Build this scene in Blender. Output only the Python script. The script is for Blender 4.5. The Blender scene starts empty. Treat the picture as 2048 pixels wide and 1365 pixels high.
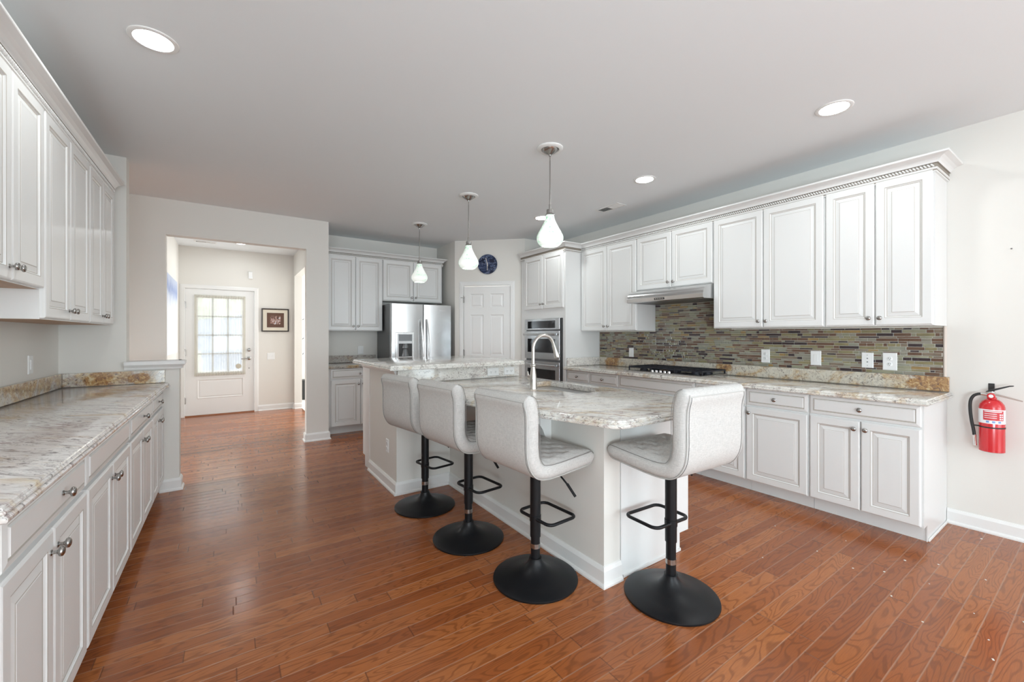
import bpy, bmesh, math, random
from math import sin, cos, pi, radians, atan, sqrt
from mathutils import Vector, Matrix

S = bpy.context.scene
COL = S.collection
RND = random.Random(7)

# ------------------------------------------------------------------ camera
F_PX = 834.0
YAW = atan(567.0 / F_PX)
cam_d = bpy.data.cameras.new('camera')
cam = bpy.data.objects.new('camera', cam_d)
COL.objects.link(cam)
cam.location = (0, 0, 1.31)
cam.rotation_euler = (pi / 2, 0, -YAW)
cam_d.sensor_width = 36.0
cam_d.lens = F_PX / 2048.0 * 36.0
cam_d.shift_y = -11.5 / 2048.0
cam_d.clip_start = 0.05
cam_d.clip_end = 200
S.camera = cam

# ------------------------------------------------------------------ colour management
S.view_settings.view_transform = 'Standard'
S.view_settings.look = 'None'
S.view_settings.exposure = 0.2
S.view_settings.gamma = 1.0
S.view_settings.use_curve_mapping = False

# ------------------------------------------------------------------ world (bright overcast sky)
world = bpy.data.worlds.new('sky')
S.world = world
world.use_nodes = True
wn = world.node_tree
wn.nodes.clear()
wo = wn.nodes.new('ShaderNodeOutputWorld')
wb = wn.nodes.new('ShaderNodeBackground')
wb.inputs['Color'].default_value = (0.86, 0.93, 1.0, 1)
wb.inputs['Strength'].default_value = 3.8
wn.links.new(wb.outputs[0], wo.inputs[0])


def area(name, loc, rot, sx, sy, power, color=(1, 1, 1), spread=None):
    d = bpy.data.lights.new(name, 'AREA')
    d.shape = 'RECTANGLE'
    d.size, d.size_y = sx, sy
    d.energy = power
    d.color = color
    if spread:
        d.spread = spread
    o = bpy.data.objects.new(name, d)
    COL.objects.link(o)
    o.location = loc
    o.rotation_euler = rot
    return o


DAY = (0.77, 0.915, 1.0)
# daylight through the three big windows at the far end of the room behind the camera and the living-room window,
# plus added fill lamps: upward at rear and left, sideways at left, right, hall
P_REAR, P_REARUP, P_LEFT, P_LEFTUP, P_RIGHT, P_LIVING, P_HALL = 26, 28, 2, 148, 118, 112, 40
for wx in (-.05, 1.55, 3.15):
    area('rear_window_light', (wx, -8.42, 1.45), (pi / 2, 0, 0), 1.3, 2.0, P_REAR, DAY)
    area('rear_fill_up', (wx, -8.42, .95), (pi / 2 + radians(50), 0, 0), 1.3, 1.0, P_REARUP, (0.78, 0.915, 1.0))  # added fill lamp tilted up to lift the ceiling
area('left_fill_light', (-1.04, -1.9, 1.45), (0, -pi / 2, 0), 1.9, 1.7, P_LEFT, DAY)  # added side fill from the left, out of view
area('left_fill_up', (-1.04, -1.9, .95), (0, -pi / 2 - radians(50), 0), 1.0, 1.7, P_LEFTUP, (0.75, 0.91, 1.0))  # added upward fill on the left, brightens the ceiling
area('right_fill_light', (4.15, -3.4, 1.45), (0, pi / 2, 0), 1.9, 1.9, P_RIGHT, DAY)  # added fill in front of the solid right wall, out of view
area('living_window_light', (3.92, 8.0, 1.45), (0, pi / 2, 0), 1.8, 1.8, P_LIVING, (0.95, 0.98, 1.0))
area('hall_fill_light', (-3.92, 5.15, 1.15), (0, -pi / 2 + radians(26), 0), 1.3, .8, P_HALL, (0.95, 0.98, 1.0), radians(80))  # added fill at the unseen hall end, brightens the foyer wall

# ------------------------------------------------------------------ materials
MATS = {}


def new_mat(name):
    m = bpy.data.materials.new(name)
    m.use_nodes = True
    MATS[name] = m
    nt = m.node_tree
    return m, nt, nt.nodes['Principled BSDF']


def plain(name, col, rough=0.5, metal=0.0, bump=0.0, bump_scale=200.0, coat=0.0, spec=0.5, var=0.0, aniso=None):
    m, nt, b = new_mat(name)
    b.inputs['Base Color'].default_value = (*col, 1)
    b.inputs['Roughness'].default_value = rough
    b.inputs['Metallic'].default_value = metal
    b.inputs['Specular IOR Level'].default_value = spec
    b.inputs['Coat Weight'].default_value = coat
    b.inputs['Coat Roughness'].default_value = 0.08
    tc = nt.nodes.new('ShaderNodeTexCoord')
    if bump or var:
        n = nt.nodes.new('ShaderNodeTexNoise')
        n.inputs['Scale'].default_value = bump_scale
        n.inputs['Detail'].default_value = 3
        if aniso:
            mp = nt.nodes.new('ShaderNodeMapping')
            mp.inputs['Scale'].default_value = aniso
            nt.links.new(tc.outputs['Object'], mp.inputs[0])
            nt.links.new(mp.outputs[0], n.inputs['Vector'])
        else:
            nt.links.new(tc.outputs['Object'], n.inputs['Vector'])
        if bump:
            bp = nt.nodes.new('ShaderNodeBump')
            bp.inputs['Strength'].default_value = bump
            bp.inputs['Distance'].default_value = 0.002
            nt.links.new(n.outputs['Fac'], bp.inputs['Height'])
            nt.links.new(bp.outputs[0], b.inputs['Normal'])
        if var:
            mx = nt.nodes.new('ShaderNodeMix')
            mx.data_type = 'RGBA'
            mx.inputs['A'].default_value = (*[c * (1 - var) for c in col], 1)
            mx.inputs['B'].default_value = (*[min(1, c * (1 + var)) for c in col], 1)
            nt.links.new(n.outputs['Fac'], mx.inputs['Factor'])
            nt.links.new(mx.outputs['Result'], b.inputs['Base Color'])
    return m


def emis(name, col, strength):
    m, nt, b = new_mat(name)
    b.inputs['Base Color'].default_value = (*col, 1)
    b.inputs['Emission Color'].default_value = (*col, 1)
    b.inputs['Emission Strength'].default_value = strength
    return m


def M(nt, op, a, b=None, c=None):
    n = nt.nodes.new('ShaderNodeMath')
    n.operation = op
    for i, v in enumerate((a, b, c)):
        if v is None:
            continue
        if isinstance(v, (int, float)):
            n.inputs[i].default_value = v
        else:
            nt.links.new(v, n.inputs[i])
    return n.outputs[0]


def ramp(nt, fac, stops, interp='LINEAR'):
    r = nt.nodes.new('ShaderNodeValToRGB')
    r.color_ramp.interpolation = interp
    el = r.color_ramp.elements
    while len(el) > 1:
        el.remove(el[-1])
    el[0].position = stops[0][0]
    el[0].color = (*stops[0][1], 1)
    for p, c in stops[1:]:
        e = el.new(p)
        e.color = (*c, 1)
    nt.links.new(fac, r.inputs[0])
    return r.outputs[0]


def mixc(nt, fac, a, b, mode='MIX'):
    n = nt.nodes.new('ShaderNodeMix')
    n.data_type = 'RGBA'
    n.blend_type = mode
    for key, v in (('Factor', fac), ('A', a), ('B', b)):
        if isinstance(v, (int, float)):
            n.inputs[key].default_value = v
        elif isinstance(v, tuple):
            n.inputs[key].default_value = (*v, 1)
        else:
            nt.links.new(v, n.inputs[key])
    return n.outputs['Result']


def noise(nt, vec, scale, detail=4, rough=0.5, dist=0.0):
    n = nt.nodes.new('ShaderNodeTexNoise')
    n.inputs['Scale'].default_value = scale
    n.inputs['Detail'].default_value = detail
    n.inputs['Roughness'].default_value = rough
    n.inputs['Distortion'].default_value = dist
    nt.links.new(vec, n.inputs['Vector'])
    return n.outputs['Fac']


def mapping(nt, vec, loc=(0, 0, 0), rot=(0, 0, 0), scale=(1, 1, 1)):
    n = nt.nodes.new('ShaderNodeMapping')
    n.inputs['Location'].default_value = loc
    n.inputs['Rotation'].default_value = rot
    n.inputs['Scale'].default_value = scale
    nt.links.new(vec, n.inputs[0])
    return n.outputs[0]


def granite(name, stretch, rot_z, rust, pale=0.0, loc=(0, 0, 0), fine=1.0, tint=None, blobs=(), wine=1.0):
    """polished granite: cream ground with grey wisps, wine coloured cracks, ochre clouds, dark specks;
    blobs = rust stains of this slab as (x, y, z, radius)"""
    m, nt, b = new_mat(name)
    geo = nt.nodes.new('ShaderNodeNewGeometry')
    P0 = geo.outputs['Position']
    pos = mapping(nt, P0, loc, (0, 0, rot_z), (1, 1, 1))
    st = mapping(nt, pos, (0, 0, 0), (0, 0, 0), (stretch * fine, fine, fine))
    a = noise(nt, st, 20, 9, 0.74, 0.9)
    base = ramp(nt, a, [(0.30, (0.22, 0.18, 0.17)), (0.39, (0.47, 0.43, 0.40)), (0.455, (0.76, 0.73, 0.68)),
                        (0.57, (0.84, 0.815, 0.765)), (0.66, (0.66, 0.585, 0.48)), (0.77, (0.36, 0.27, 0.20))])
    if tint:
        base = mixc(nt, 0.8, base, tint, 'MULTIPLY')
    # ochre clouds
    g = noise(nt, mapping(nt, pos, (3.1, 1.7, 0.4), (0, 0, 0), (stretch * 1.3, 1, 1)), 4.2, 6, 0.66, 1.2)
    gm = ramp(nt, g, [(0.55 - rust, (0, 0, 0)), (0.66 - rust, (1, 1, 1))])
    f2 = noise(nt, st, 34, 6, 0.72, 0.6)
    ochre = ramp(nt, f2, [(0.33, (0.14, 0.06, 0.03)), (0.44, (0.42, 0.23, 0.08)), (0.54, (0.62, 0.45, 0.22)), (0.66, (0.74, 0.65, 0.47))])
    c = mixc(nt, M(nt, 'MULTIPLY', gm, 0.75), base, ochre)
    # grey wisps: thin crack lines running with the grain
    v1 = noise(nt, mapping(nt, pos, (1.7, 4.2, 2.4), (0, 0, 0), (stretch * fine, fine, fine)), 12.0, 7, 0.66, 1.6)
    l1 = ramp(nt, M(nt, 'ABSOLUTE', M(nt, 'SUBTRACT', v1, 0.48)), [(0.0, (1, 1, 1)), (0.016, (0, 0, 0))])
    z1 = ramp(nt, noise(nt, pos, 3.1, 3), [(0.40, (0, 0, 0)), (0.56, (1, 1, 1))])
    c = mixc(nt, M(nt, 'MULTIPLY', M(nt, 'MULTIPLY', l1, z1), 0.75), c, (0.17, 0.135, 0.125))
    # wine coloured cracks
    v2 = noise(nt, mapping(nt, pos, (7.7, 2.2, 1.4), (0, 0, 0), (stretch * 1.1, 1, 1)), 8.0, 7, 0.66, 2.0)
    l2 = ramp(nt, M(nt, 'ABSOLUTE', M(nt, 'SUBTRACT', v2, 0.5)), [(0.0, (1, 1, 1)), (0.026, (0, 0, 0))])
    z2 = ramp(nt, noise(nt, pos, 2.3, 2), [(0.47, (0, 0, 0)), (0.6, (1, 1, 1))])
    c = mixc(nt, M(nt, 'MULTIPLY', M(nt, 'MULTIPLY', l2, z2), 0.75 * wine), c, (0.20, 0.065, 0.06))
    # dark mineral specks
    s_ = noise(nt, mapping(nt, pos, (0, 0, 0), (0, 0, 0), (min(1, stretch * 1.8), 1, 1)), 62, 3, 0.6, 0.4)
    sm = ramp(nt, s_, [(0.61, (0, 0, 0)), (0.66, (1, 1, 1))])
    c = mixc(nt, M(nt, 'MULTIPLY', sm, 0.8), c, (0.085, 0.05, 0.045))
    if pale:
        c = mixc(nt, pale, c, (0.84, 0.82, 0.78))
    for bx, by, bz, br in blobs:
        vd = nt.nodes.new('ShaderNodeVectorMath')
        vd.operation = 'DISTANCE'
        nt.links.new(mapping(nt, P0, scale=(1, 1, 1.5)), vd.inputs[0])
        vd.inputs[1].default_value = (bx, by, bz * 1.5)
        e = M(nt, 'SUBTRACT', M(nt, 'DIVIDE', vd.outputs['Value'], br), M(nt, 'MULTIPLY', noise(nt, P0, 9, 6, 0.7, 0.8), 1.3))
        bm_ = ramp(nt, e, [(0.05, (1, 1, 1)), (0.22, (0, 0, 0))])
        rc = ramp(nt, noise(nt, P0, 30, 6, 0.74, 1.2), [(0.36, (0.09, 0.035, 0.02)), (0.45, (0.27, 0.11, 0.03)), (0.54, (0.47, 0.25, 0.07)), (0.63, (0.66, 0.52, 0.30))])
        c = mixc(nt, M(nt, 'MULTIPLY', bm_, 0.85), c, rc)
    nt.links.new(c, b.inputs['Base Color'])
    b.inputs['Roughness'].default_value = 0.09
    b.inputs['Specular IOR Level'].default_value = 0.6
    return m


def oak_floor(name):
    m, nt, b = new_mat(name)
    geo = nt.nodes.new('ShaderNodeNewGeometry')
    sp = nt.nodes.new('ShaderNodeSeparateXYZ')
    nt.links.new(geo.outputs['Position'], sp.inputs[0])
    W = 0.0762
    yr = M(nt, 'DIVIDE', M(nt, 'ADD', sp.outputs[1], 20.0 - 0.02), W)
    row = M(nt, 'FLOOR', yr)
    fy = M(nt, 'FRACT', yr)

    def wnoise(a, dim='1D', bb=None):
        n = nt.nodes.new('ShaderNodeTexWhiteNoise')
        n.noise_dimensions = dim
        if dim == '1D':
            nt.links.new(a, n.inputs['W'])
        else:
            c = nt.nodes.new('ShaderNodeCombineXYZ')
            nt.links.new(a, c.inputs[0])
            nt.links.new(bb, c.inputs[1])
            nt.links.new(c.outputs[0], n.inputs['Vector'])
        return n.outputs['Value'], n.outputs['Color']
    r1, _ = wnoise(row)
    L = M(nt, 'ADD', 0.55, M(nt, 'MULTIPLY', r1, 0.5))
    xo = M(nt, 'ADD', M(nt, 'ADD', sp.outputs[0], 40.0), M(nt, 'MULTIPLY', r1, 37.7))
    xr = M(nt, 'DIVIDE', xo, L)
    colm = M(nt, 'FLOOR', xr)
    fx = M(nt, 'FRACT', xr)
    rv, rc = wnoise(row, '2D', colm)
    # joints
    dy = M(nt, 'MULTIPLY', M(nt, 'MINIMUM', fy, M(nt, 'SUBTRACT', 1.0, fy)), W)
    dx = M(nt, 'MULTIPLY', M(nt, 'MINIMUM', fx, M(nt, 'SUBTRACT', 1.0, fx)), L)
    # grain: contour lines of a stretched noise, different for every board
    cv = nt.nodes.new('ShaderNodeCombineXYZ')
    nt.links.new(M(nt, 'ADD', M(nt, 'MULTIPLY', sp.outputs[0], 2.0), M(nt, 'MULTIPLY', rv, 91.0)), cv.inputs[0])
    nt.links.new(M(nt, 'ADD', M(nt, 'MULTIPLY', sp.outputs[1], 10.5), M(nt, 'MULTIPLY', rv, 53.0)), cv.inputs[1])
    nt.links.new(M(nt, 'MULTIPLY', rv, 17.0), cv.inputs[2])
    h = noise(nt, cv.outputs[0], 1.0, 2.2, 0.45, 0.35)
    rings = M(nt, 'MULTIPLY', M(nt, 'ADD', M(nt, 'SINE', M(nt, 'MULTIPLY', h, 96.0)), 1.0), 0.5)
    gl = ramp(nt, rings, [(0.62, (0, 0, 0)), (0.97, (1, 1, 1))])
    cp = nt.nodes.new('ShaderNodeCombineXYZ')
    nt.links.new(M(nt, 'ADD', M(nt, 'MULTIPLY', sp.outputs[0], 14.0), M(nt, 'MULTIPLY', rv, 31.0)), cp.inputs[0])
    nt.links.new(M(nt, 'MULTIPLY', sp.outputs[1], 330.0), cp.inputs[1])
    pores = noise(nt, cp.outputs[0], 1.0, 3, 0.6)
    base = ramp(nt, rv, [(0.0, (0.285, 0.078, 0.021)), (0.35, (0.34, 0.098, 0.026)), (0.7, (0.385, 0.120, 0.033)), (1.0, (0.45, 0.152, 0.045))])
    c = mixc(nt, M(nt, 'MULTIPLY', gl, 0.52), base, (0.165, 0.046, 0.014))
    c = mixc(nt, M(nt, 'MULTIPLY', ramp(nt, pores, [(0.45, (0, 0, 0)), (0.62, (1, 1, 1))]), 0.25), c, (0.14, 0.05, 0.022))
    jl = ramp(nt, dy, [(0.0009, (1, 1, 1)), (0.0016, (0, 0, 0))])
    je = ramp(nt, dx, [(0.0009, (1, 1, 1)), (0.0016, (0, 0, 0))])
    c = mixc(nt, M(nt, 'MULTIPLY', jl, 0.55), c, (0.46, 0.28, 0.18))  # pale long seams: glint of the board edges put into the colour
    c = mixc(nt, M(nt, 'MULTIPLY', je, 0.8), c, (0.10, 0.035, 0.015))
    nt.links.new(c, b.inputs['Base Color'])
    b.inputs['Roughness'].default_value = 0.2
    b.inputs['Specular IOR Level'].default_value = 0.44
    hb = M(nt, 'MULTIPLY', M(nt, 'MINIMUM', M(nt, 'MINIMUM', dy, dx), 0.003), 333.0)
    wave = M(nt, 'MULTIPLY', noise(nt, mapping(nt, geo.outputs['Position'], scale=(2.0, 16.0, 1)), 1.0, 2), 0.55)
    tilt = M(nt, 'MULTIPLY', rv, 0.3)
    bp = nt.nodes.new('ShaderNodeBump')
    bp.inputs['Strength'].default_value = 0.32
    bp.inputs['Distance'].default_value = 0.0016
    nt.links.new(M(nt, 'ADD', M(nt, 'ADD', hb, wave), tilt), bp.inputs['Height'])
    nt.links.new(bp.outputs[0], b.inputs['Normal'])
    return m


plain('wall_paint', (0.775, 0.748, 0.70), 0.6, bump=0.05, bump_scale=260)
plain('ceiling_paint', (0.835, 0.86, 0.872), 0.75, bump=0.05, bump_scale=180)
plain('trim_paint', (0.83, 0.82, 0.80), 0.35)
plain('cabinet_paint', (0.80, 0.795, 0.78), 0.30, bump=0.03, bump_scale=90)
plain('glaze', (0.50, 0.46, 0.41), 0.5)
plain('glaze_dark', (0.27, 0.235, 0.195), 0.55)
plain('cabinet_wood', (0.42, 0.23, 0.11), 0.45, var=0.25, bump_scale=6, aniso=(1, 14, 14))
plain('nickel', (0.40, 0.39, 0.375), 0.26, 1.0)
plain('faucet_nickel', (0.66, 0.64, 0.61), 0.24, 1.0)
plain('steel', (0.60, 0.60, 0.60), 0.26, 1.0, bump=0.05, bump_scale=3, aniso=(1, 1, 90))
plain('sink_steel', (0.36, 0.36, 0.36), 0.34, 1.0)
plain('steel_dark', (0.20, 0.205, 0.21), 0.42, 0.7)
plain('chrome', (0.80, 0.80, 0.80), 0.10, 1.0)
plain('black_metal', (0.008, 0.0085, 0.010), 0.38, 0.0, bump=0.05, bump_scale=500, spec=0.3)
plain('black_iron', (0.018, 0.02, 0.028), 0.45, 0.2)
plain('black_glass', (0.012, 0.012, 0.013), 0.05, coat=0.5)
plain('rubber', (0.02, 0.02, 0.02), 0.6)


def linen(name, col):
    m, nt, b = new_mat(name)
    tc = nt.nodes.new('ShaderNodeTexCoord')
    o = tc.outputs['Object']
    n1 = noise(nt, mapping(nt, o, scale=(60, 60, 700)), 1.0, 3, 0.6)
    n2 = noise(nt, mapping(nt, o, scale=(450, 700, 45)), 1.0, 3, 0.6)
    n3 = noise(nt, o, 7, 2)
    w = M(nt, 'MULTIPLY', M(nt, 'ADD', n1, n2), 0.5)
    f = ramp(nt, w, [(0.36, tuple(k * .78 for k in col)), (0.5, col), (0.64, tuple(min(1, k * 1.16) for k in col))])
    f = mixc(nt, M(nt, 'MULTIPLY', n3, 0.25), f, tuple(k * .86 for k in col))
    nt.links.new(f, b.inputs['Base Color'])
    b.inputs['Roughness'].default_value = 0.92
    b.inputs['Specular IOR Level'].default_value = 0.2
    bp = nt.nodes.new('ShaderNodeBump')
    bp.inputs['Strength'].default_value = 0.5
    bp.inputs['Distance'].default_value = 0.001
    nt.links.new(w, bp.inputs['Height'])
    nt.links.new(bp.outputs[0], b.inputs['Normal'])


linen('linen', (0.585, 0.565, 0.54))
plain('linen_piping', (0.50, 0.485, 0.46), 0.9, bump=0.4, bump_scale=500)
plain('dark_thread', (0.22, 0.21, 0.20), 0.9)
plain('plastic_white', (0.86, 0.86, 0.85), 0.35)
plain('plastic_dark', (0.03, 0.03, 0.03), 0.4)
plain('red_paint', (0.60, 0.018, 0.025), 0.22, coat=0.4)
plain('label_white', (0.84, 0.85, 0.86), 0.4)
plain('label_blue', (0.20, 0.34, 0.62), 0.4)
plain('label_red', (0.62, 0.05, 0.06), 0.4)
plain('lever_tan', (0.45, 0.37, 0.33), 0.35, 0.2)
plain('muntin_backlit', (0.42, 0.43, 0.44), 0.5)  # white grilles coloured grey for their backlit shade
plain('grout', (0.74, 0.70, 0.62), 0.8)
plain('tile_trim', (0.66, 0.58, 0.51), 0.4)
plain('carpet', (0.72, 0.69, 0.65), 0.95, bump=0.6, bump_scale=300)
plain('frame_black', (0.028, 0.022, 0.02), 0.4)
plain('mat_cream', (0.72, 0.66, 0.55), 0.8)
plain('mat_brown', (0.125, 0.065, 0.045), 0.8)
plain('crumb', (0.75, 0.70, 0.62), 0.8)
plain('threshold_wood', (0.30, 0.12, 0.05), 0.35)
plain('lawn', (0.17, 0.24, 0.09), 0.95, var=0.4, bump_scale=3)
plain('driveway', (0.62, 0.60, 0.57), 0.9, var=0.1, bump_scale=5)
plain('garage_grey', (0.27, 0.31, 0.39), 0.6)
plain('siding', (0.33, 0.38, 0.47), 0.7)
plain('foliage', (0.40, 0.43, 0.34), 0.8, var=0.3, bump_scale=9)
plain('bark', (0.12, 0.085, 0.06), 0.9)
plain('clock_hand', (0.80, 0.76, 0.70), 0.35, 0.4)
granite('granite_top', 0.26, radians(34), 0.02, 0.10)
granite('granite_left', 0.18, radians(42), 0.02, 0.10, (4, 2, 0), fine=1.2, tint=(0.93, 0.90, 0.93))
granite('granite_splash', 0.6, 0.0, 0.04, 0.0, (1, 5, 2), tint=(0.80, 0.76, 0.66), blobs=[(4.15, 3.78, .965, .17), (4.15, .76, .95, .17), (4.15, 2.28, .99, .10)])
granite('granite_rust', 0.8, 0.0, 0.10, 0.0, (6, 1, 4), tint=(0.70, 0.66, 0.60), blobs=[(-.84, 4.5, .97, .10), (-.60, 4.5, .96, .08)])
granite('granite_riser', 0.65, 0.0, -0.02, 0.12, (2.2, 0, 7), wine=1.2)
granite('granite_dark', 0.6, 0.0, 0.0, 0.0, (3, 3, 2), tint=(0.62, 0.60, 0.58))
oak_floor('oak_boards')
TILE = []
for i, (c, r) in enumerate([((0.285, 0.275, 0.19), .14), ((0.25, 0.215, 0.115), .16), ((0.15, 0.085, 0.055), .2), ((0.05, 0.034, 0.036), .12),
                            ((0.27, 0.25, 0.20), .2), ((0.32, 0.215, 0.09), .18), ((0.22, 0.17, 0.125), .2), ((0.265, 0.262, 0.205), .12)]):
    plain('tile_glaze_%d' % i, c, r, var=0.5, bump_scale=14, aniso=(1, 1, 6))
    TILE.append('tile_glaze_%d' % i)


def mat_glass_pane():
    m, nt, b = new_mat('window_glass')
    out = [n for n in nt.nodes if n.type == 'OUTPUT_MATERIAL'][0]
    t = nt.nodes.new('ShaderNodeBsdfTransparent')
    g = nt.nodes.new('ShaderNodeBsdfGlossy')
    g.inputs['Roughness'].default_value = 0.03
    mx = nt.nodes.new('ShaderNodeMixShader')
    mx.inputs[0].default_value = 0.06
    nt.links.new(t.outputs[0], mx.inputs[1])
    nt.links.new(g.outputs[0], mx.inputs[2])
    nt.links.new(mx.outputs[0], out.inputs[0])


mat_glass_pane()


def mat_sheer():
    m, nt, b = new_mat('sheer_cloth')
    out = [n for n in nt.nodes if n.type == 'OUTPUT_MATERIAL'][0]
    t = nt.nodes.new('ShaderNodeBsdfTransparent')
    d = nt.nodes.new('ShaderNodeBsdfDiffuse')
    l = nt.nodes.new('ShaderNodeBsdfTranslucent')
    d.inputs[0].default_value = (0.86, 0.84, 0.77, 1)
    l.inputs[0].default_value = (0.86, 0.84, 0.77, 1)
    m1 = nt.nodes.new('ShaderNodeMixShader')
    m1.inputs[0].default_value = 0.5
    nt.links.new(d.outputs[0], m1.inputs[1])
    nt.links.new(l.outputs[0], m1.inputs[2])
    m2 = nt.nodes.new('ShaderNodeMixShader')
    geo = nt.nodes.new('ShaderNodeNewGeometry')
    n = noise(nt, mapping(nt, geo.outputs['Position'], scale=(1, 1, 0.02)), 45, 3)
    f = M(nt, 'ADD', 0.36, M(nt, 'MULTIPLY', n, 0.28))
    nt.links.new(f, m2.inputs[0])
    nt.links.new(t.outputs[0], m2.inputs[1])
    nt.links.new(m1.outputs[0], m2.inputs[2])
    nt.links.new(m2.outputs[0], out.inputs[0])


mat_sheer()
plain('sheer_hem', (0.60, 0.565, 0.47), 0.9)


def mat_shade():
    """milky art-glass with a green mottle; lit from inside"""
    m, nt, b = new_mat('shade_glass')
    tc = nt.nodes.new('ShaderNodeTexCoord')
    a = noise(nt, tc.outputs['Object'], 10, 3, 0.6)
    f = noise(nt, tc.outputs['Object'], 55, 5, 0.75)
    k = M(nt, 'MULTIPLY', ramp(nt, a, [(0.49, (0, 0, 0)), (0.60, (1, 1, 1))]), ramp(nt, f, [(0.42, (0, 0, 0)), (0.58, (1, 1, 1))]))
    sp = nt.nodes.new('ShaderNodeSeparateXYZ')
    nt.links.new(tc.outputs['Object'], sp.inputs[0])
    neck = ramp(nt, sp.outputs[2], [(0.20, (0, 0, 0)), (0.25, (1, 1, 1))])
    k2 = M(nt, 'MINIMUM', M(nt, 'ADD', k, M(nt, 'MULTIPLY', neck, ramp(nt, f, [(0.4, (0, 0, 0)), (0.6, (1, 1, 1))]))), 1.0)
    c = mixc(nt, k2, (0.97, 0.985, 0.95), (0.30, 0.68, 0.42))
    nt.links.new(c, b.inputs['Base Color'])
    nt.links.new(c, b.inputs['Emission Color'])
    b.inputs['Emission Strength'].default_value = 0.36
    b.inputs['Roughness'].default_value = 0.12


mat_shade()
emis('lamp_disc', (0.95, 1.0, 1.0), 92.0)
emis('bulb', (1.0, 0.99, 0.95), 12.0)


def mat_marble():
    m, nt, b = new_mat('clock_marble')
    tc = nt.nodes.new('ShaderNodeTexCoord')
    st = mapping(nt, tc.outputs['Object'], (0, 0, 0), (0, radians(12), 0), (1, 1, 3.2))
    a = noise(nt, st, 5.5, 6, 0.6, 1.4)
    v = M(nt, 'ABSOLUTE', M(nt, 'SUBTRACT', a, 0.5))
    vm = ramp(nt, v, [(0.0, (0.40, 0.46, 0.58)), (0.012, (0.05, 0.08, 0.18)), (0.06, (0.008, 0.011, 0.028))])
    c = mixc(nt, ramp(nt, noise(nt, st, 2.6, 3), [(0.45, (0, 0, 0)), (0.65, (1, 1, 1))]), vm, (0.018, 0.04, 0.12))
    c2 = mixc(nt, 0.55, vm, c)
    nt.links.new(c2, b.inputs['Base Color'])
    b.inputs['Roughness'].default_value = 0.2


mat_marble()


def mat_canvas():
    m, nt, b = new_mat('canvas_blue')
    tc = nt.nodes.new('ShaderNodeTexCoord')
    sp = nt.nodes.new('ShaderNodeSeparateXYZ')
    nt.links.new(tc.outputs['Object'], sp.inputs[0])
    n = noise(nt, mapping(nt, tc.outputs['Object'], scale=(1, 1, 0.35)), 9, 6, 0.65, 1.5)
    h = M(nt, 'ADD', sp.outputs[2], M(nt, 'MULTIPLY', M(nt, 'SUBTRACT', n, 0.5), 0.5))
    c = ramp(nt, h, [(0.60, (0.82, 0.84, 0.88)), (0.74, (0.60, 0.66, 0.78)), (0.84, (0.22, 0.30, 0.55)), (0.98, (0.50, 0.56, 0.70))])
    nt.links.new(c, b.inputs['Base Color'])
    b.inputs['Roughness'].default_value = 0.5


mat_canvas()


def mat_art():
    m, nt, b = new_mat('art_print')
    tc = nt.nodes.new('ShaderNodeTexCoord')
    n = noise(nt, tc.outputs['Object'], 16, 3, 0.5, 1.5)
    c = ramp(nt, n, [(0.36, (0.04, 0.03, 0.03)), (0.46, (0.20, 0.09, 0.06)), (0.54, (0.50, 0.33, 0.29)), (0.62, (0.55, 0.56, 0.60))])
    nt.links.new(c, b.inputs['Base Color'])


mat_art()


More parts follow.
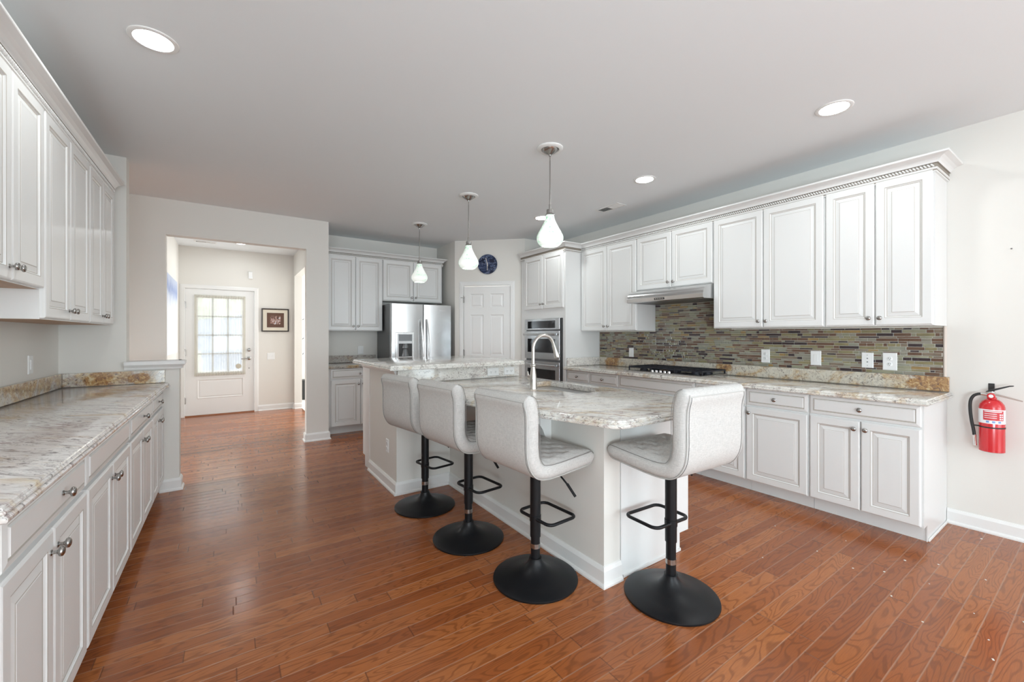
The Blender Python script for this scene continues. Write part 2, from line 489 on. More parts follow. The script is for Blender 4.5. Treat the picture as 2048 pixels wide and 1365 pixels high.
# ------------------------------------------------------------------ mesh helpers
class MB:
    def __init__(self, mtx=None):
        self.bm = bmesh.new()
        self.mtx = mtx or Matrix.Identity(4)

    def v(self, p):
        return self.bm.verts.new(self.mtx @ Vector(p))

    def f(self, vs, mi=0):
        try:
            fc = self.bm.faces.new(vs)
            fc.material_index = mi
            return fc
        except ValueError:
            return None

    def box(self, x0, x1, y0, y1, z0, z1, mi=0, bottom=None):
        p = [self.v((x, y, z)) for z in (z0, z1) for y in (y0, y1) for x in (x0, x1)]
        for q in ((0, 2, 3, 1), (4, 5, 7, 6), (0, 1, 5, 4), (2, 6, 7, 3), (0, 4, 6, 2), (1, 3, 7, 5)):
            self.f([p[i] for i in q], bottom if (bottom is not None and q == (0, 2, 3, 1)) else mi)
        return self

    def loft(self, rings, mi=0, cap0=True, cap1=True, closed=True, mis=None):
        vr = [[self.v(p) for p in r] for r in rings]
        n = len(vr[0])
        for i in range(len(vr) - 1):
            k = mis[i] if mis else mi
            for j in range(n if closed else n - 1):
                self.f([vr[i][j], vr[i][(j + 1) % n], vr[i + 1][(j + 1) % n], vr[i + 1][j]], k)
        if cap0:
            self.f(list(reversed(vr[0])), mi)
        if cap1:
            self.f(vr[-1], mi)
        return self

    def lathe(self, prof, c=(0, 0, 0), seg=32, mi=0, axis='Z', caps=(True, True), mis=None):
        rings = []
        for r, h in prof:
            ring = []
            for k in range(seg):
                a = 2 * pi * k / seg
                x, y, z = r * cos(a), r * sin(a), h
                if axis == 'X':
                    x, y, z = h, r * cos(a), r * sin(a)
                elif axis == 'Y':
                    x, y, z = r * sin(a), h, r * cos(a)
                ring.append((c[0] + x, c[1] + y, c[2] + z))
            rings.append(ring)
        return self.loft(rings, mi, caps[0], caps[1], True, mis)

    def tube(self, pts, r, seg=10, closed=False, mi=0, radii=None):
        pts = [Vector(p) for p in pts]
        n = len(pts)
        tang = []
        for i in range(n):
            if closed:
                t = pts[(i + 1) % n] - pts[i - 1]
            else:
                t = pts[min(i + 1, n - 1)] - pts[max(i - 1, 0)]
            tang.append(t.normalized())
        up = Vector((0, 0, 1))
        if abs(tang[0].dot(up)) > 0.95:
            up = Vector((1, 0, 0))
        nrm = (up - tang[0] * up.dot(tang[0])).normalized()
        rings = []
        for i in range(n):
            nrm = (nrm - tang[i] * nrm.dot(tang[i])).normalized()
            bn = tang[i].cross(nrm)
            rr = radii[i] if radii else r
            rings.append([pts[i] + (nrm * cos(2 * pi * k / seg) + bn * sin(2 * pi * k / seg)) * rr for k in range(seg)])
        if closed:
            rings.append(rings[0])
            vr = [[self.v(p) for p in rg] for rg in rings[:-1]]
            vr.append(vr[0])
            for i in range(n):
                # align last ring with the first one
                A, B = vr[i], vr[i + 1]
                off = 0
                if i == n - 1:
                    off = min(range(seg), key=lambda o: sum((A[j].co - B[(j + o) % seg].co).length for j in range(seg)))
                for j in range(seg):
                    self.f([A[j], A[(j + 1) % seg], B[(j + 1 + off) % seg], B[(j + off) % seg]], mi)
            return self
        return self.loft(rings, mi)

    def sweep(self, path, prof, closed=False, mi=0, mapf=None, mis=None):
        """profile (offset to the left of the path, height) along a polyline with mitred corners"""
        mapf = mapf or (lambda u, v, d: (u, v, d))
        P = [Vector(p) for p in path]
        n = len(P)
        dirs = [(P[(i + 1) % n] - P[i]).normalized() for i in range(n if closed else n - 1)]
        nor = [Vector((-d.y, d.x)) for d in dirs]
        rings = []
        for i in range(n):
            if closed:
                a, b2 = nor[i - 1], nor[i]
            else:
                a, b2 = nor[max(i - 1, 0)], nor[min(i, n - 2)]
            mv = (a + b2) / (1 + a.dot(b2))
            rings.append([mapf(P[i].x + mv.x * o, P[i].y + mv.y * o, d) for o, d in prof])
        vr = [[self.v(p) for p in r] for r in rings]
        m = len(prof)
        for i in range(n if closed else n - 1):
            A, B = vr[i], vr[(i + 1) % n]
            for j in range(m):
                self.f([A[j], B[j], B[(j + 1) % m], A[(j + 1) % m]], mis[j] if mis else mi)
        if not closed:
            self.f(list(reversed(vr[0])), mi)
            self.f(vr[-1], mi)
        return self

    def build(self, name, mats, parent=None, smooth=None, bevel=0.0, loc=None, rot=None):
        bmesh.ops.recalc_face_normals(self.bm, faces=self.bm.faces[:])
        me = bpy.data.meshes.new(name)
        self.bm.to_mesh(me)
        self.bm.free()
        if isinstance(mats, str):
            mats = [mats]
        for k in mats:
            me.materials.append(MATS[k])
        if smooth is not None:
            for p in me.polygons:
                p.use_smooth = True
            me.set_sharp_from_angle(angle=radians(smooth))
        o = bpy.data.objects.new(name, me)
        COL.objects.link(o)
        if parent:
            o.parent = parent
        if loc:
            o.location = loc
        if rot:
            o.rotation_euler = rot
        if bevel:
            bv = o.modifiers.new('bevel', 'BEVEL')
            bv.width = bevel
            bv.segments = 2
            bv.limit_method = 'ANGLE'
            bv.angle_limit = radians(40)
        return o


def tag(o, label, cat, group=None, kind=None):
    o['label'] = label
    o['category'] = cat
    if group:
        o['group'] = group
    if kind:
        o['kind'] = kind
    return o


def thing(name, label, cat, loc=(0, 0, 0), rz=0.0, group=None):
    o = bpy.data.objects.new(name, None)
    COL.objects.link(o)
    o.empty_display_size = 0.1
    o.location = loc
    o.rotation_euler = (0, 0, rz)
    return tag(o, label, cat, group)


def struct(name, mb, mats, **kw):
    o = mb.build(name, mats, **kw)
    o['kind'] = 'structure'
    return o


def copy_tree(o, parent=None):
    c = o.copy()
    COL.objects.link(c)
    if parent:
        c.parent = parent
    for ch in [x for x in bpy.data.objects if x.parent == o]:
        copy_tree(ch, c)
    return c


def outline_inset(pts, d):
    """move a ccw outline inwards by d"""
    n = len(pts)
    out = []
    for i in range(n):
        a = Vector(pts[i]) - Vector(pts[i - 1])
        b = Vector(pts[(i + 1) % n]) - Vector(pts[i])
        a.normalize()
        b.normalize()
        na, nb = Vector((-a.y, a.x)), Vector((-b.y, b.x))
        mv = (na + nb) / max(0.2, 1 + na.dot(nb))
        out.append((pts[i][0] + mv.x * d, pts[i][1] + mv.y * d))
    return out


EDGE = [(0.010, 0.0), (0.004, 0.002), (0.000, 0.008), (0.000, 0.014), (0.005, 0.0185), (0.0085, 0.019), (0.0075, 0.021),
        (0.0045, 0.025), (0.0055, 0.0295), (0.011, 0.0315), (0.0105, 0.034), (0.013, 0.0385), (0.018, 0.040)]


def slab(name, pts, ztop, mat, hole=None, label='', cat='countertop', prof=EDGE, scale=1.0):
    """stone slab with a stepped ogee edge; pts is a ccw outline, hole a rectangle (x0,x1,y0,y1)"""
    mb = MB()
    t = prof[-1][1] * scale
    rings = []
    for o, h in prof:
        q = outline_inset(pts, o)
        rings.append([(x, y, ztop - t + h * scale) for x, y in q])
    if hole is None:
        mb.loft(rings)
    else:
        mb.loft(rings, cap0=False, cap1=False)
        bm = mb.bm
        bm.verts.ensure_lookup_table()
        n = len(pts)
        vs = list(bm.verts)
        top, bot = vs[-n:], vs[:n]
        x0, x1, y0, y1 = hole
        r = 0.03
        hp = []
        for cx, cy, a0 in ((x1 - r, y1 - r, 0), (x0 + r, y1 - r, 90), (x0 + r, y0 + r, 180), (x1 - r, y0 + r, 270)):
            for k in range(5):
                a = radians(a0 + 22.5 * k)
                hp.append((cx + r * cos(a), cy + r * sin(a)))
        ht = [bm.verts.new((x, y, ztop)) for x, y in hp]
        hb = [bm.verts.new((x, y, ztop - t)) for x, y in hp]
        m = len(hp)
        for i in range(m):
            mb.f([ht[i], ht[(i + 1) % m], hb[(i + 1) % m], hb[i]])
        for loop, hl in ((top, ht), (bot, hb)):
            ed = []
            for L in (loop, hl):
                for i in range(len(L)):
                    e = bm.edges.get((L[i], L[(i + 1) % len(L)])) or bm.edges.new((L[i], L[(i + 1) % len(L)]))
                    ed.append(e)
            bmesh.ops.triangle_fill(bm, use_beauty=True, use_dissolve=False, edges=ed)
    o = mb.build(name, mat, smooth=35)
    return tag(o, label, cat)


# ------------------------------------------------------------------ joinery: doors, drawers, knobs, cabinets
def rect_ring(x0, x1, z0, z1, i, y):
    return [(x0 + i, y, z0 + i), (x1 - i, y, z0 + i), (x1 - i, y, z1 - i), (x0 + i, y, z1 - i)]


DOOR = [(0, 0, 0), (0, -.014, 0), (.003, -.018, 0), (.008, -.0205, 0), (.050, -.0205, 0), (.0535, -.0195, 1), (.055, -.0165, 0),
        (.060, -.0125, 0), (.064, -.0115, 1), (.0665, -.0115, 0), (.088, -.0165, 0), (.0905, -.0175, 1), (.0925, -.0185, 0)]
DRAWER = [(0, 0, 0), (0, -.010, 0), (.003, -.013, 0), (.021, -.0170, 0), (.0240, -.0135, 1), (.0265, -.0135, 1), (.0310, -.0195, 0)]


def front_panel(name, parent, x0, x1, z0, z1, style):
    mb = MB()
    k = 1.0
    lim = min(x1 - x0, z1 - z0) / 2 - 0.012
    if style[-1][0] > lim:
        k = lim / style[-1][0]
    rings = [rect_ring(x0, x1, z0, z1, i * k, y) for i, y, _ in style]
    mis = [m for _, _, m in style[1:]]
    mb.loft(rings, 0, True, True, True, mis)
    return mb.build(name, ['cabinet_paint', 'glaze'], parent)


KNOB_PROF = [(.009, 0), (.009, -.002), (.0055, -.004), (.005, -.011), (.007, -.015), (.0145, -.019), (.0158, -.023), (.0145, -.027), (.009, -.030), (.002, -.0308)]


def knob(parent, x, z, y=-.0205):
    mb = MB()
    mb.lathe(KNOB_PROF, (x, y, z), 20, axis='Y')
    o = mb.build('knob', 'nickel', parent, smooth=50)
    return o


def cabinet(name, label, loc, rz, w, d, z0, z1, fronts, group=None, toe=False, wood_bottom=False, cat='cabinet', notch=None):
    """local frame: x along the run, face frame at y=0, back at y=d, fronts proud of the face"""
    t = thing(name, label, cat, loc, rz, group)
    mb = MB()
    zb = 0.105 if toe else z0
    mb.box(0, w, 0, d, zb, z1, 0, 1 if wood_bottom else None)
    mb.build('carcass', ['cabinet_paint', 'cabinet_wood'], t)
    if toe:
        MB().box(0.0, w, 0.085, d, 0, 0.105).build('toe_kick', 'cabinet_paint', t)
    for fr in fronts:
        kind, x0, x1, a, b = fr[:5]
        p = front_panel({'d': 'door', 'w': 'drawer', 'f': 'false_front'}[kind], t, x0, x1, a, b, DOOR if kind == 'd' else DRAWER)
        for kx, kz in fr[5:]:
            knob(p, kx, kz)
    return t


def pair(x0, x1, z0, z1, kz, gap=.003):
    m = (x0 + x1) / 2
    return [('d', x0, m - gap, z0, z1, (m - gap - .028, kz)), ('d', m + gap, x1, z0, z1, (m + gap + .028, kz))]


ROPE_R = .0095


def rope(parent, path, z, out):
    """twisted bead: a row of slanted little lozenges along the path (path pts, outward = left)"""
    mb = MB()
    for (ax, ay), (bx, by) in zip(path[:-1], path[1:]):
        A, B = Vector((ax, ay)), Vector((bx, by))
        L = (B - A).length
        d = (B - A) / L
        nrm = Vector((-d.y, d.x))
        n = max(1, int(L / .0175))
        for i in range(n):
            c = A + d * (L * (i + .5) / n) + nrm * out
            rings = []
            for s, rr in ((-.011, .35), (-.007, .9), (0, 1), (.007, .9), (.011, .35)):
                ring = []
                for k in range(6):
                    a = 2 * pi * k / 6
                    # slanted along d/z
                    px = c + d * (s * .55 + ROPE_R * .75 * rr * cos(a)) + nrm * (ROPE_R * rr * sin(a))
                    ring.append((px.x, px.y, z + s * .95))
                rings.append(ring)
            mb.loft(rings)
    return mb.build('rope_trim', 'cabinet_paint', parent, smooth=60)


CROWN = [(0, 2.385), (.010, 2.385), (.012, 2.392), (.012, 2.400), (.017, 2.404), (.017, 2.411), (.012, 2.415), (.012, 2.440), (.020, 2.442),
         (.022, 2.447), (.026, 2.455), (.036, 2.466), (.052, 2.475), (.070, 2.480), (.078, 2.482), (.080, 2.485), (.080, 2.494), (0, 2.494)]
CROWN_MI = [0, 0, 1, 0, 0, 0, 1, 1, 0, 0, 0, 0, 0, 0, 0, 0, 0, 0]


def crown(label, path, ropes):
    t = thing('crown_molding', label, 'crown molding', (path[0][0], path[0][1], 0))
    ox, oy = path[0]
    loc = [(x - ox, y - oy) for x, y in path]
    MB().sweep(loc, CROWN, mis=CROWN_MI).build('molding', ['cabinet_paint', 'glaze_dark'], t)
    for a, b in ropes:
        rope(t, loc[a:b + 1], 2.4275, .014)
    return t


# ================================================================== SETTING
CE = 2.74
XR = 4.17      # right wall
XL = -1.06     # left wall
YF = 5.65      # wall with the foyer opening
YD = 8.42      # front-door wall
YB = -8.5      # wall behind the camera

mb = MB()
mb.box(-4.1, 4.3, YB - .1, 6.5, -.05, 0)
mb.box(-.78, 1.09, 6.5, 8.6, -.05, 0)
struct('floor', mb, 'oak_boards')
struct('floor_living', MB().box(1.09, 4.0, 6.5, 10.0, -.05, .004), 'carpet')
struct('ceiling', MB().box(-4.1, 4.3, YB - .1, 10.1, CE, CE + .08), 'ceiling_paint')

struct('wall_right', MB().box(XR, XR + .12, YB, 5.0, 0, CE), 'wall_paint')
mb = MB()
mb.box(XL - .12, XL, YB, -2.8, 0, CE)
mb.box(XL - .12, XL, -2.8, -1.0, 0, .45)
mb.box(XL - .12, XL, -2.8, -1.0, 2.42, CE)
mb.box(XL - .12, XL, -1.0, 4.52, 0, CE)
struct('wall_left', mb, 'wall_paint')
# alcove end: full-height stub, then a half wall with a cap
mb = MB()
mb.box(-4.1, -.68, 4.52, 4.64, 0, CE)
mb.box(-.68, -.345, 4.52, 4.64, 0, 1.03)
struct('wall_alcove', mb, 'wall_paint')
mb = MB()
capp = [(-.010, 1.03), (.018, 1.03), (.022, 1.045), (.032, 1.058), (.040, 1.068), (.040, 1.092), (.034, 1.098), (-.010, 1.098)]
mb.sweep([(-.345, 4.64), (-.345, 4.52), (-.69, 4.52)], capp)
mb.box(-.68, -.335, 4.525, 4.68, 1.032, 1.098)
struct('trim_1', mb, 'trim_paint')
struct('wall_hall', MB().box(-4.1, -4.0, 4.64, YF, 0, CE), 'wall_paint')
# foyer wall with its opening
mb = MB()
mb.box(-4.1, -.545, YF, YF + .12, 0, CE)
mb.box(.79, 1.045, YF, YF + .12, 0, CE)
mb.box(-.545, .79, YF, YF + .12, 2.37, CE)
struct('wall_foyer', mb, 'wall_paint')
struct('wall_fridge', MB().box(1.045, 2.96, 6.38, 6.50, 0, CE), 'wall_paint')
# corner pantry
PA, PB = Vector((2.84, 5.72)), Vector((3.62, 4.99))
PD = (PB - PA).normalized()
PANG = math.atan2(PD.y, PD.x)
PL = (PB - PA).length
pm = Matrix.Translation((PA.x, PA.y, 0)) @ Matrix.Rotation(PANG, 4, 'Z')
mb = MB(pm)
DX0, DX1 = .139, .852
mb.box(0, DX0 - .004, 0, .11, 0, CE)
mb.box(DX1 + .004, PL, 0, .11, 0, CE)
mb.box(DX0 - .004, DX1 + .004, 0, .11, 2.054, CE)
mb.mtx = Matrix.Identity(4)
mb.box(2.84, 2.96, 5.72, 6.38, 0, CE)
mb.box(3.62, XR, 4.99, 5.10, 0, CE)
struct('wall_pantry', mb, 'wall_paint')
# wall behind the camera with two windows
WZ0, WZ1 = .40, 2.46
WIN = ((-.70, .60), (.90, 2.20), (2.50, 3.80))
mb = MB()
for x0, x1 in ((XL - .12, -.70), (.60, .90), (2.20, 2.50), (3.80, XR + .12)):
    mb.box(x0, x1, YB - .1, YB, 0, CE)
for x0, x1 in WIN:
    mb.box(x0, x1, YB - .1, YB, 0, WZ0)
    mb.box(x0, x1, YB - .1, YB, WZ1, CE)
struct('wall_behind', mb, 'wall_paint')
for i, (x0, x1) in enumerate(WIN):
    mb = MB()
    mb.sweep([(x0, WZ0), (x1, WZ0), (x1, WZ1), (x0, WZ1)], [(0, 0), (.05, 0), (.05, .05), (0, .05)], True, mapf=lambda u, v, d: (u, YB - .08 + d, v))
    mb.box((x0 + x1) / 2 - .02, (x0 + x1) / 2 + .02, YB - .07, YB - .04, WZ0, WZ1)
    struct('window_%d' % (i + 1), mb, 'trim_paint')
# foyer
struct('wall_foyer_left', MB().box(-.78, -.655, YF + .12, YD + .16, 0, CE), 'wall_paint')
SX0, SX1 = -.571, .363        # front door slab
mb = MB()
mb.box(-.655, SX0 - .004, YD, YD + .16, 0, CE)
mb.box(SX1 + .004, 1.075, YD, YD + .16, 0, CE)
mb.box(SX0 - .004, SX1 + .004, YD, YD + .16, 2.064, CE)
struct('wall_door', mb, 'wall_paint')
mb = MB()
mb.box(.97, 1.045, YF + .12, 6.55, 0, CE)
mb.box(.97, 1.09, 6.55, 8.30, 2.36, CE)
mb.box(.97, 1.09, 8.30, YD, 0, CE)
struct('wall_foyer_right', mb, 'wall_paint')
mb = MB()
mb.box(1.09, 4.0, 9.7, 9.8, 0, CE)
mb.box(1.0, 1.09, YD + .16, 9.8, 0, CE)
mb.box(4.0, 4.1, 6.5, 9.8, 0, CE)
mb.box(2.96, 4.0, 6.4, 6.5, 0, CE)
struct('wall_living', mb, 'wall_paint')

BASE = [(0, 0), (.026, 0), (.026, .010), (.022, .018), (.015, .022), (.015, .082), (.012, .088), (.009, .094), (.006, .100), (0, .102)]


def baseboard(name, path):
    return struct(name, MB().sweep(path, BASE), 'trim_paint')


baseboard('baseboard_right', [(XR, YB), (XR, .702)])
baseboard('baseboard_foyer', [(1.045, 5.80), (1.045, YF), (.79, YF), (.79, YF + .12), (.97, YF + .12)])
baseboard('baseboard_alcove', [(-.345, 4.64), (-.345, 4.52), (-.475, 4.52)])
baseboard('baseboard_door', [(.97, 8.30), (.97, YD), (.425, YD)])
baseboard('baseboard_column', [(1.09, 8.30), (.97, 8.30)])
baseboard('baseboard_foyer_left', [(-.655, YD), (-.655, YF + .12)])
baseboard('baseboard_living', [(4.0, 9.7), (1.09, 9.7)])

CASING = [(0, 0), (0, .014), (.006, .018), (.012, .016), (.040, .014), (.058, .009), (.064, .006), (.064, 0)]


def casing(parent, x0, x1, z1, y, mtx=None):
    """three-sided door casing; profile offset runs away from the opening, depth towards -y"""
    mb = MB(mtx)
    mb.sweep([(x0, 0.0), (x0, z1), (x1, z1), (x1, 0.0)], CASING, mapf=lambda u, v, d: (u, y - d, v))
    return mb.build('casing', 'trim_paint', parent)


def slab_face(mb, W, H, y, rects, ring, holes=()):
    """flat door face with sunk/raised panels (ring = list of (inset, dy)) and open holes"""
    xs = sorted({0, W} | {r[0] for r in rects + list(holes)} | {r[1] for r in rects + list(holes)})
    zs = sorted({0, H} | {r[2] for r in rects + list(holes)} | {r[3] for r in rects + list(holes)})
    for i in range(len(xs) - 1):
        for j in range(len(zs) - 1):
            cx, cz = (xs[i] + xs[i + 1]) / 2, (zs[j] + zs[j + 1]) / 2
            inside = any(r[0] < cx < r[1] and r[2] < cz < r[3] for r in rects + list(holes))
            if not inside:
                mb.f([mb.v((xs[i], y, zs[j])), mb.v((xs[i + 1], y, zs[j])), mb.v((xs[i + 1], y, zs[j + 1])), mb.v((xs[i], y, zs[j + 1]))])
    for r in rects:
        mb.loft([rect_ring(*r, i, y + dy) for i, dy in ring], cap0=False)


PANEL_RING = [(0, 0), (.004, .001), (.012, .007), (.016, .008), (.026, .008), (.045, .002), (.048, .002)]


def hinge(parent, x, y, z, mtx=None):
    mb = MB(mtx)
    mb.lathe([(.007, -.05), (.007, .05)], (x, y - .010, z), 10)
    mb.lathe([(.004, .05), (.006, .054), (.003, .062)], (x, y - .010, z), 10)
    mb.box(x - .001, x + .014, y - .004, y + .001, z - .048, z + .048)
    return mb.build('hinge', 'nickel', parent)


# front door (door_1)
d1 = bpy.data.objects.new('door_1', None)
COL.objects.link(d1)
d1.location = (SX0, YD, 0)
d1['kind'] = 'structure'
DW, DH = SX1 - SX0, 2.04
GX0, GX1, GZ0, GZ1 = .150, .770, .700, 1.925
mb = MB(Matrix.Translation((0, .0, .018)))
hole = (GX0, GX1, GZ0 - .018, GZ1 - .018)
slab_face(mb, DW, DH, 0.004, [(.150, .785, .262, .578)], [(0, 0), (.006, -.004), (.014, -.002), (.022, .004), (.026, .005), (.040, .001)], [hole])
slab_face(mb, DW, DH, 0.048, [], [], [hole])
for a, b in (((0, 0), (DW, 0)), ((DW, 0), (DW, DH)), ((DW, DH), (0, DH)), ((0, DH), (0, 0))):
    mb.f([mb.v((a[0], .004, a[1])), mb.v((b[0], .004, b[1])), mb.v((b[0], .048, b[1])), mb.v((a[0], .048, a[1]))])
x0, x1, z0, z1 = hole
for a, b in (((x0, z0), (x1, z0)), ((x1, z0), (x1, z1)), ((x1, z1), (x0, z1)), ((x0, z1), (x0, z0))):
    mb.f([mb.v((a[0], .004, a[1])), mb.v((b[0], .004, b[1])), mb.v((b[0], .048, b[1])), mb.v((a[0], .048, a[1]))])
mb.build('slab', 'trim_paint', d1)
mb = MB()
mb.sweep([(GX0, GZ0), (GX1, GZ0), (GX1, GZ1), (GX0, GZ1)], [(-.022, 0), (-.022, .006), (-.012, .012), (.008, .012), (.014, .004), (.014, 0)], True,
         mapf=lambda u, v, d: (u, .004 - d, v))
mb.build('lite_frame', 'trim_paint', d1)
MB().box(GX0, GX1, .022, .026, GZ0, GZ1).build('pane', 'window_glass', d1)
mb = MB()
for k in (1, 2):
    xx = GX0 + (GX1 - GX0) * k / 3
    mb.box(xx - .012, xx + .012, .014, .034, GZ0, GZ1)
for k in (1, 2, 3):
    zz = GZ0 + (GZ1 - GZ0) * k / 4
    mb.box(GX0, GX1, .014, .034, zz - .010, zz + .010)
mb.build('grille', 'muntin_backlit', d1)
hx = .862
mb = MB()
mb.lathe([(.030, .004), (.030, -.004), (.024, -.010), (.012, -.014), (.010, -.034), (.012, -.040), (.011, -.05), (.004, -.052)], (hx, 0, .917), 24, axis='Y')
mb.tube([(hx, -.044, .917), (hx - .03, -.046, .920), (hx - .06, -.046, .918), (hx - .115, -.044, .911)], .008, radii=[.010, .009, .008, .006])
mb.build('lever_handle', 'nickel', d1, smooth=40)
MB().lathe([(.030, .004), (.030, -.006), (.024, -.014), (.018, -.016), (.016, -.022), (.004, -.024)], (hx, 0, 1.062), 24, axis='Y').build('deadbolt', 'nickel', d1, smooth=40)
MB().lathe([(.008, .004), (.008, -.004), (.004, -.006)], (hx, 0, .750), 14, axis='Y').build('bumper', 'steel_dark', d1, smooth=40)
for z in (1.795, 1.031, .259):
    hinge(d1, -.004, 0, z)
casing(d1, -.004, DW + .004, 2.064, 0)
MB().box(-.004, DW + .004, -.01, .15, 0, .017).build('threshold', 'threshold_wood', d1)

# pantry door (door_2)
d2 = bpy.data.objects.new('door_2', None)
COL.objects.link(d2)
d2.location = (PA.x, PA.y, 0)
d2.rotation_euler = (0, 0, PANG)
d2['kind'] = 'structure'
W2 = DX1 - DX0
mb = MB(Matrix.Translation((DX0, .0, .012)))
H2 = 2.034
cw = .205
c0, c1 = .100, W2 - .100 - cw
rects = []
for a in (c0, c1):
    rects += [(a, a + cw, 1.711, 1.922), (a, a + cw, .996, 1.607), (a, a + cw, .22, .86)]
slab_face(mb, W2, H2, .006, rects, [(0, 0), (.004, .004), (.012, .011), (.022, .012), (.042, .004), (.046, .0035)])
mb.box(0, W2, .0195, .042, 0, H2)
for a, b in (((0, 0), (W2, 0)), ((W2, 0), (W2, H2)), ((W2, H2), (0, H2)), ((0, H2), (0, 0))):
    mb.f([mb.v((a[0], .006, a[1])), mb.v((b[0], .006, b[1])), mb.v((b[0], .0195, b[1])), mb.v((a[0], .0195, a[1]))])
mb.build('slab', 'trim_paint', d2)
for z in (1.847, 1.038, .22):
    hinge(d2, DX0 - .002, 0, z)
MB().box(DX0 - .042, DX0 + .006, -.022, -.016, 1.872, 1.880).box(DX0 - .004, DX0 + .002, -.02, 0, 1.80, 1.88).build('latch_stop', 'nickel', d2)
casing(d2, DX0 - .004, DX1 + .004, 2.054, 0)
MB().lathe([(.026, .004), (.026, -.004), (.010, -.010), (.010, -.03), (.024, -.04), (.028, -.05), (.022, -.062), (.004, -.066)], (DX1 - .06, 0, .94), 24, axis='Y').build('door_knob', 'nickel', d2, smooth=40)

# outside the front door: drive, lawn, a blue-grey house, a tree
struct('ground', MB().box(-14, 14, 8.6, 30, -.12, -.06), 'driveway')
hs = thing('house', 'blue-grey house with garage seen through the front-door curtain', 'house', (-.4, 20, -.06))
mb = MB()
mb.box(-1.6, 6, 0, 4, 0, 2.9)
mb.build('house_wall', 'siding', hs)
MB().box(.2, 2.9, -.05, 0, 0, 2.2).build('garage_door', 'garage_grey', hs)
mb = MB()
mb.loft([[(-2.0, -.4, 2.9), (6.4, -.4, 2.9), (6.4, 4.4, 2.9), (-2.0, 4.4, 2.9)], [(-2.0, 1.9, 4.6), (6.4, 1.9, 4.6), (6.4, 2.1, 4.6), (-2.0, 2.1, 4.6)]])
mb.build('roof', 'steel_dark', hs)


def blob(c, r, n=3, seed=1):
    rr = random.Random(seed)
    bm = bmesh.new()
    bmesh.ops.create_icosphere(bm, subdivisions=n, radius=1)
    for v in bm.verts:
        k = 1 + .18 * sin(7 * v.co.x + seed) * cos(6 * v.co.y) + .12 * (rr.random() - .5)
        v.co = Vector((c[0] + v.co.x * r[0] * k, c[1] + v.co.y * r[1] * k, c[2] + v.co.z * r[2] * k))
    m = MB()
    m.bm.free()
    m.bm = bm
    return m


tr = thing('tree', 'green leafy tree outside, behind the front-door curtain', 'tree', (-1.5, 17.6, -.06))
MB().lathe([(.16, 0), (.11, 1.2), (.08, 2.4)], seg=10).build('trunk', 'bark', tr, smooth=60)
blob((.9, 0, 3.1), (2.2, 1.0, 1.15), 3, 3).build('foliage', 'foliage', tr)
sh = blob((-1.0, 14.2, .45), (.42, .4, .55), 3, 9).build('shrub', 'foliage')
tag(sh, 'low green shrub outside the lower left panes of the front door', 'shrub')

# ================================================================== RIGHT-HAND RUN (faces -x)
RZ = -pi / 2
XU = 3.84       # face frame of the wall cabinets
XB = 3.58       # face frame of the base cabinets
UZ0, UZ1 = 1.375, 2.42


def upper_R(y1, y0, z0, z1, label, kz, inner=None, group=None):
    w = y1 - y0
    return cabinet('upper_cabinet', label, (XU, y1, 0), RZ, w, XR - XU - .002, z0, z1, pair(.006, w - .006, z0 + .006, z1 - .020, kz), group)


upper_R(4.015, 3.117, 1.362, UZ1, 'tall white wall cabinet with two doors between the oven tower and the range hood', 1.42)
upper_R(3.115, 2.214, 1.81, UZ1, 'short white wall cabinet with two doors directly above the steel range hood', 1.868)
upper_R(2.212, 1.313, UZ0, UZ1, 'wide white two-door wall cabinet immediately right of the range hood', 1.432)
upper_R(1.311, .704, UZ0, UZ1, 'white two-door wall cabinet at the free right end, above the fire extinguisher side', 1.432)

# base cabinets
DRZ = (.735, .868)
cabinet('base_cabinet', 'base cabinet with two small drawers next to the oven tower', (XB, 4.015, 0), RZ, .86, XR - XB - .002, 0, .874,
        [('w', .012, .414, *DRZ, (.213, .80)), ('w', .420, .852, *DRZ, (.636, .80))] + pair(.012, .852, .112, .72, .665), toe=True)
cabinet('base_cabinet', 'base cabinet with a long blank panel under the gas cooktop', (XB, 3.153, 0), RZ, .914, XR - XB - .002, 0, .874,
        [('f', .006, .908, *DRZ)] + pair(.006, .908, .112, .72, .665), toe=True)
cabinet('base_cabinet', 'narrow base cabinet half hidden behind the nearest bar stool, right of the cooktop', (XB, 2.237, 0), RZ, .455, XR - XB - .002, 0, .874,
        [('w', .006, .449, *DRZ, (.228, .80)), ('d', .006, .449, .112, .72, (.421, .672))], toe=True)
cabinet('base_cabinet', 'base cabinet with one drawer over one wide door, middle of the right run', (XB, 1.780, 0), RZ, .456, XR - XB - .002, 0, .874,
        [('w', .006, .450, *DRZ, (.228, .80)), ('d', .006, .450, .112, .72, (.034, .672))], toe=True)
endc = cabinet('base_cabinet', 'end base cabinet with wide drawer over two doors, nearest the fire extinguisher', (XB, 1.322, 0), RZ, .611, XR - XB - .002, 0, .874,
               [('w', .006, .606, *DRZ, (.306, .80))] + pair(.006, .606, .112, .72, .668), toe=True)
MB().box(.6115, .618, -.0, XR - XB - .002, .105, .874).box(.6115, .618, .080, XR - XB - .002, 0, .105).build('end_panel', 'cabinet_paint', endc)
MB().box(.618, .628, .088, XR - XB - .03, 0, .018).build('shoe_molding', 'trim_paint', endc, bevel=.004)

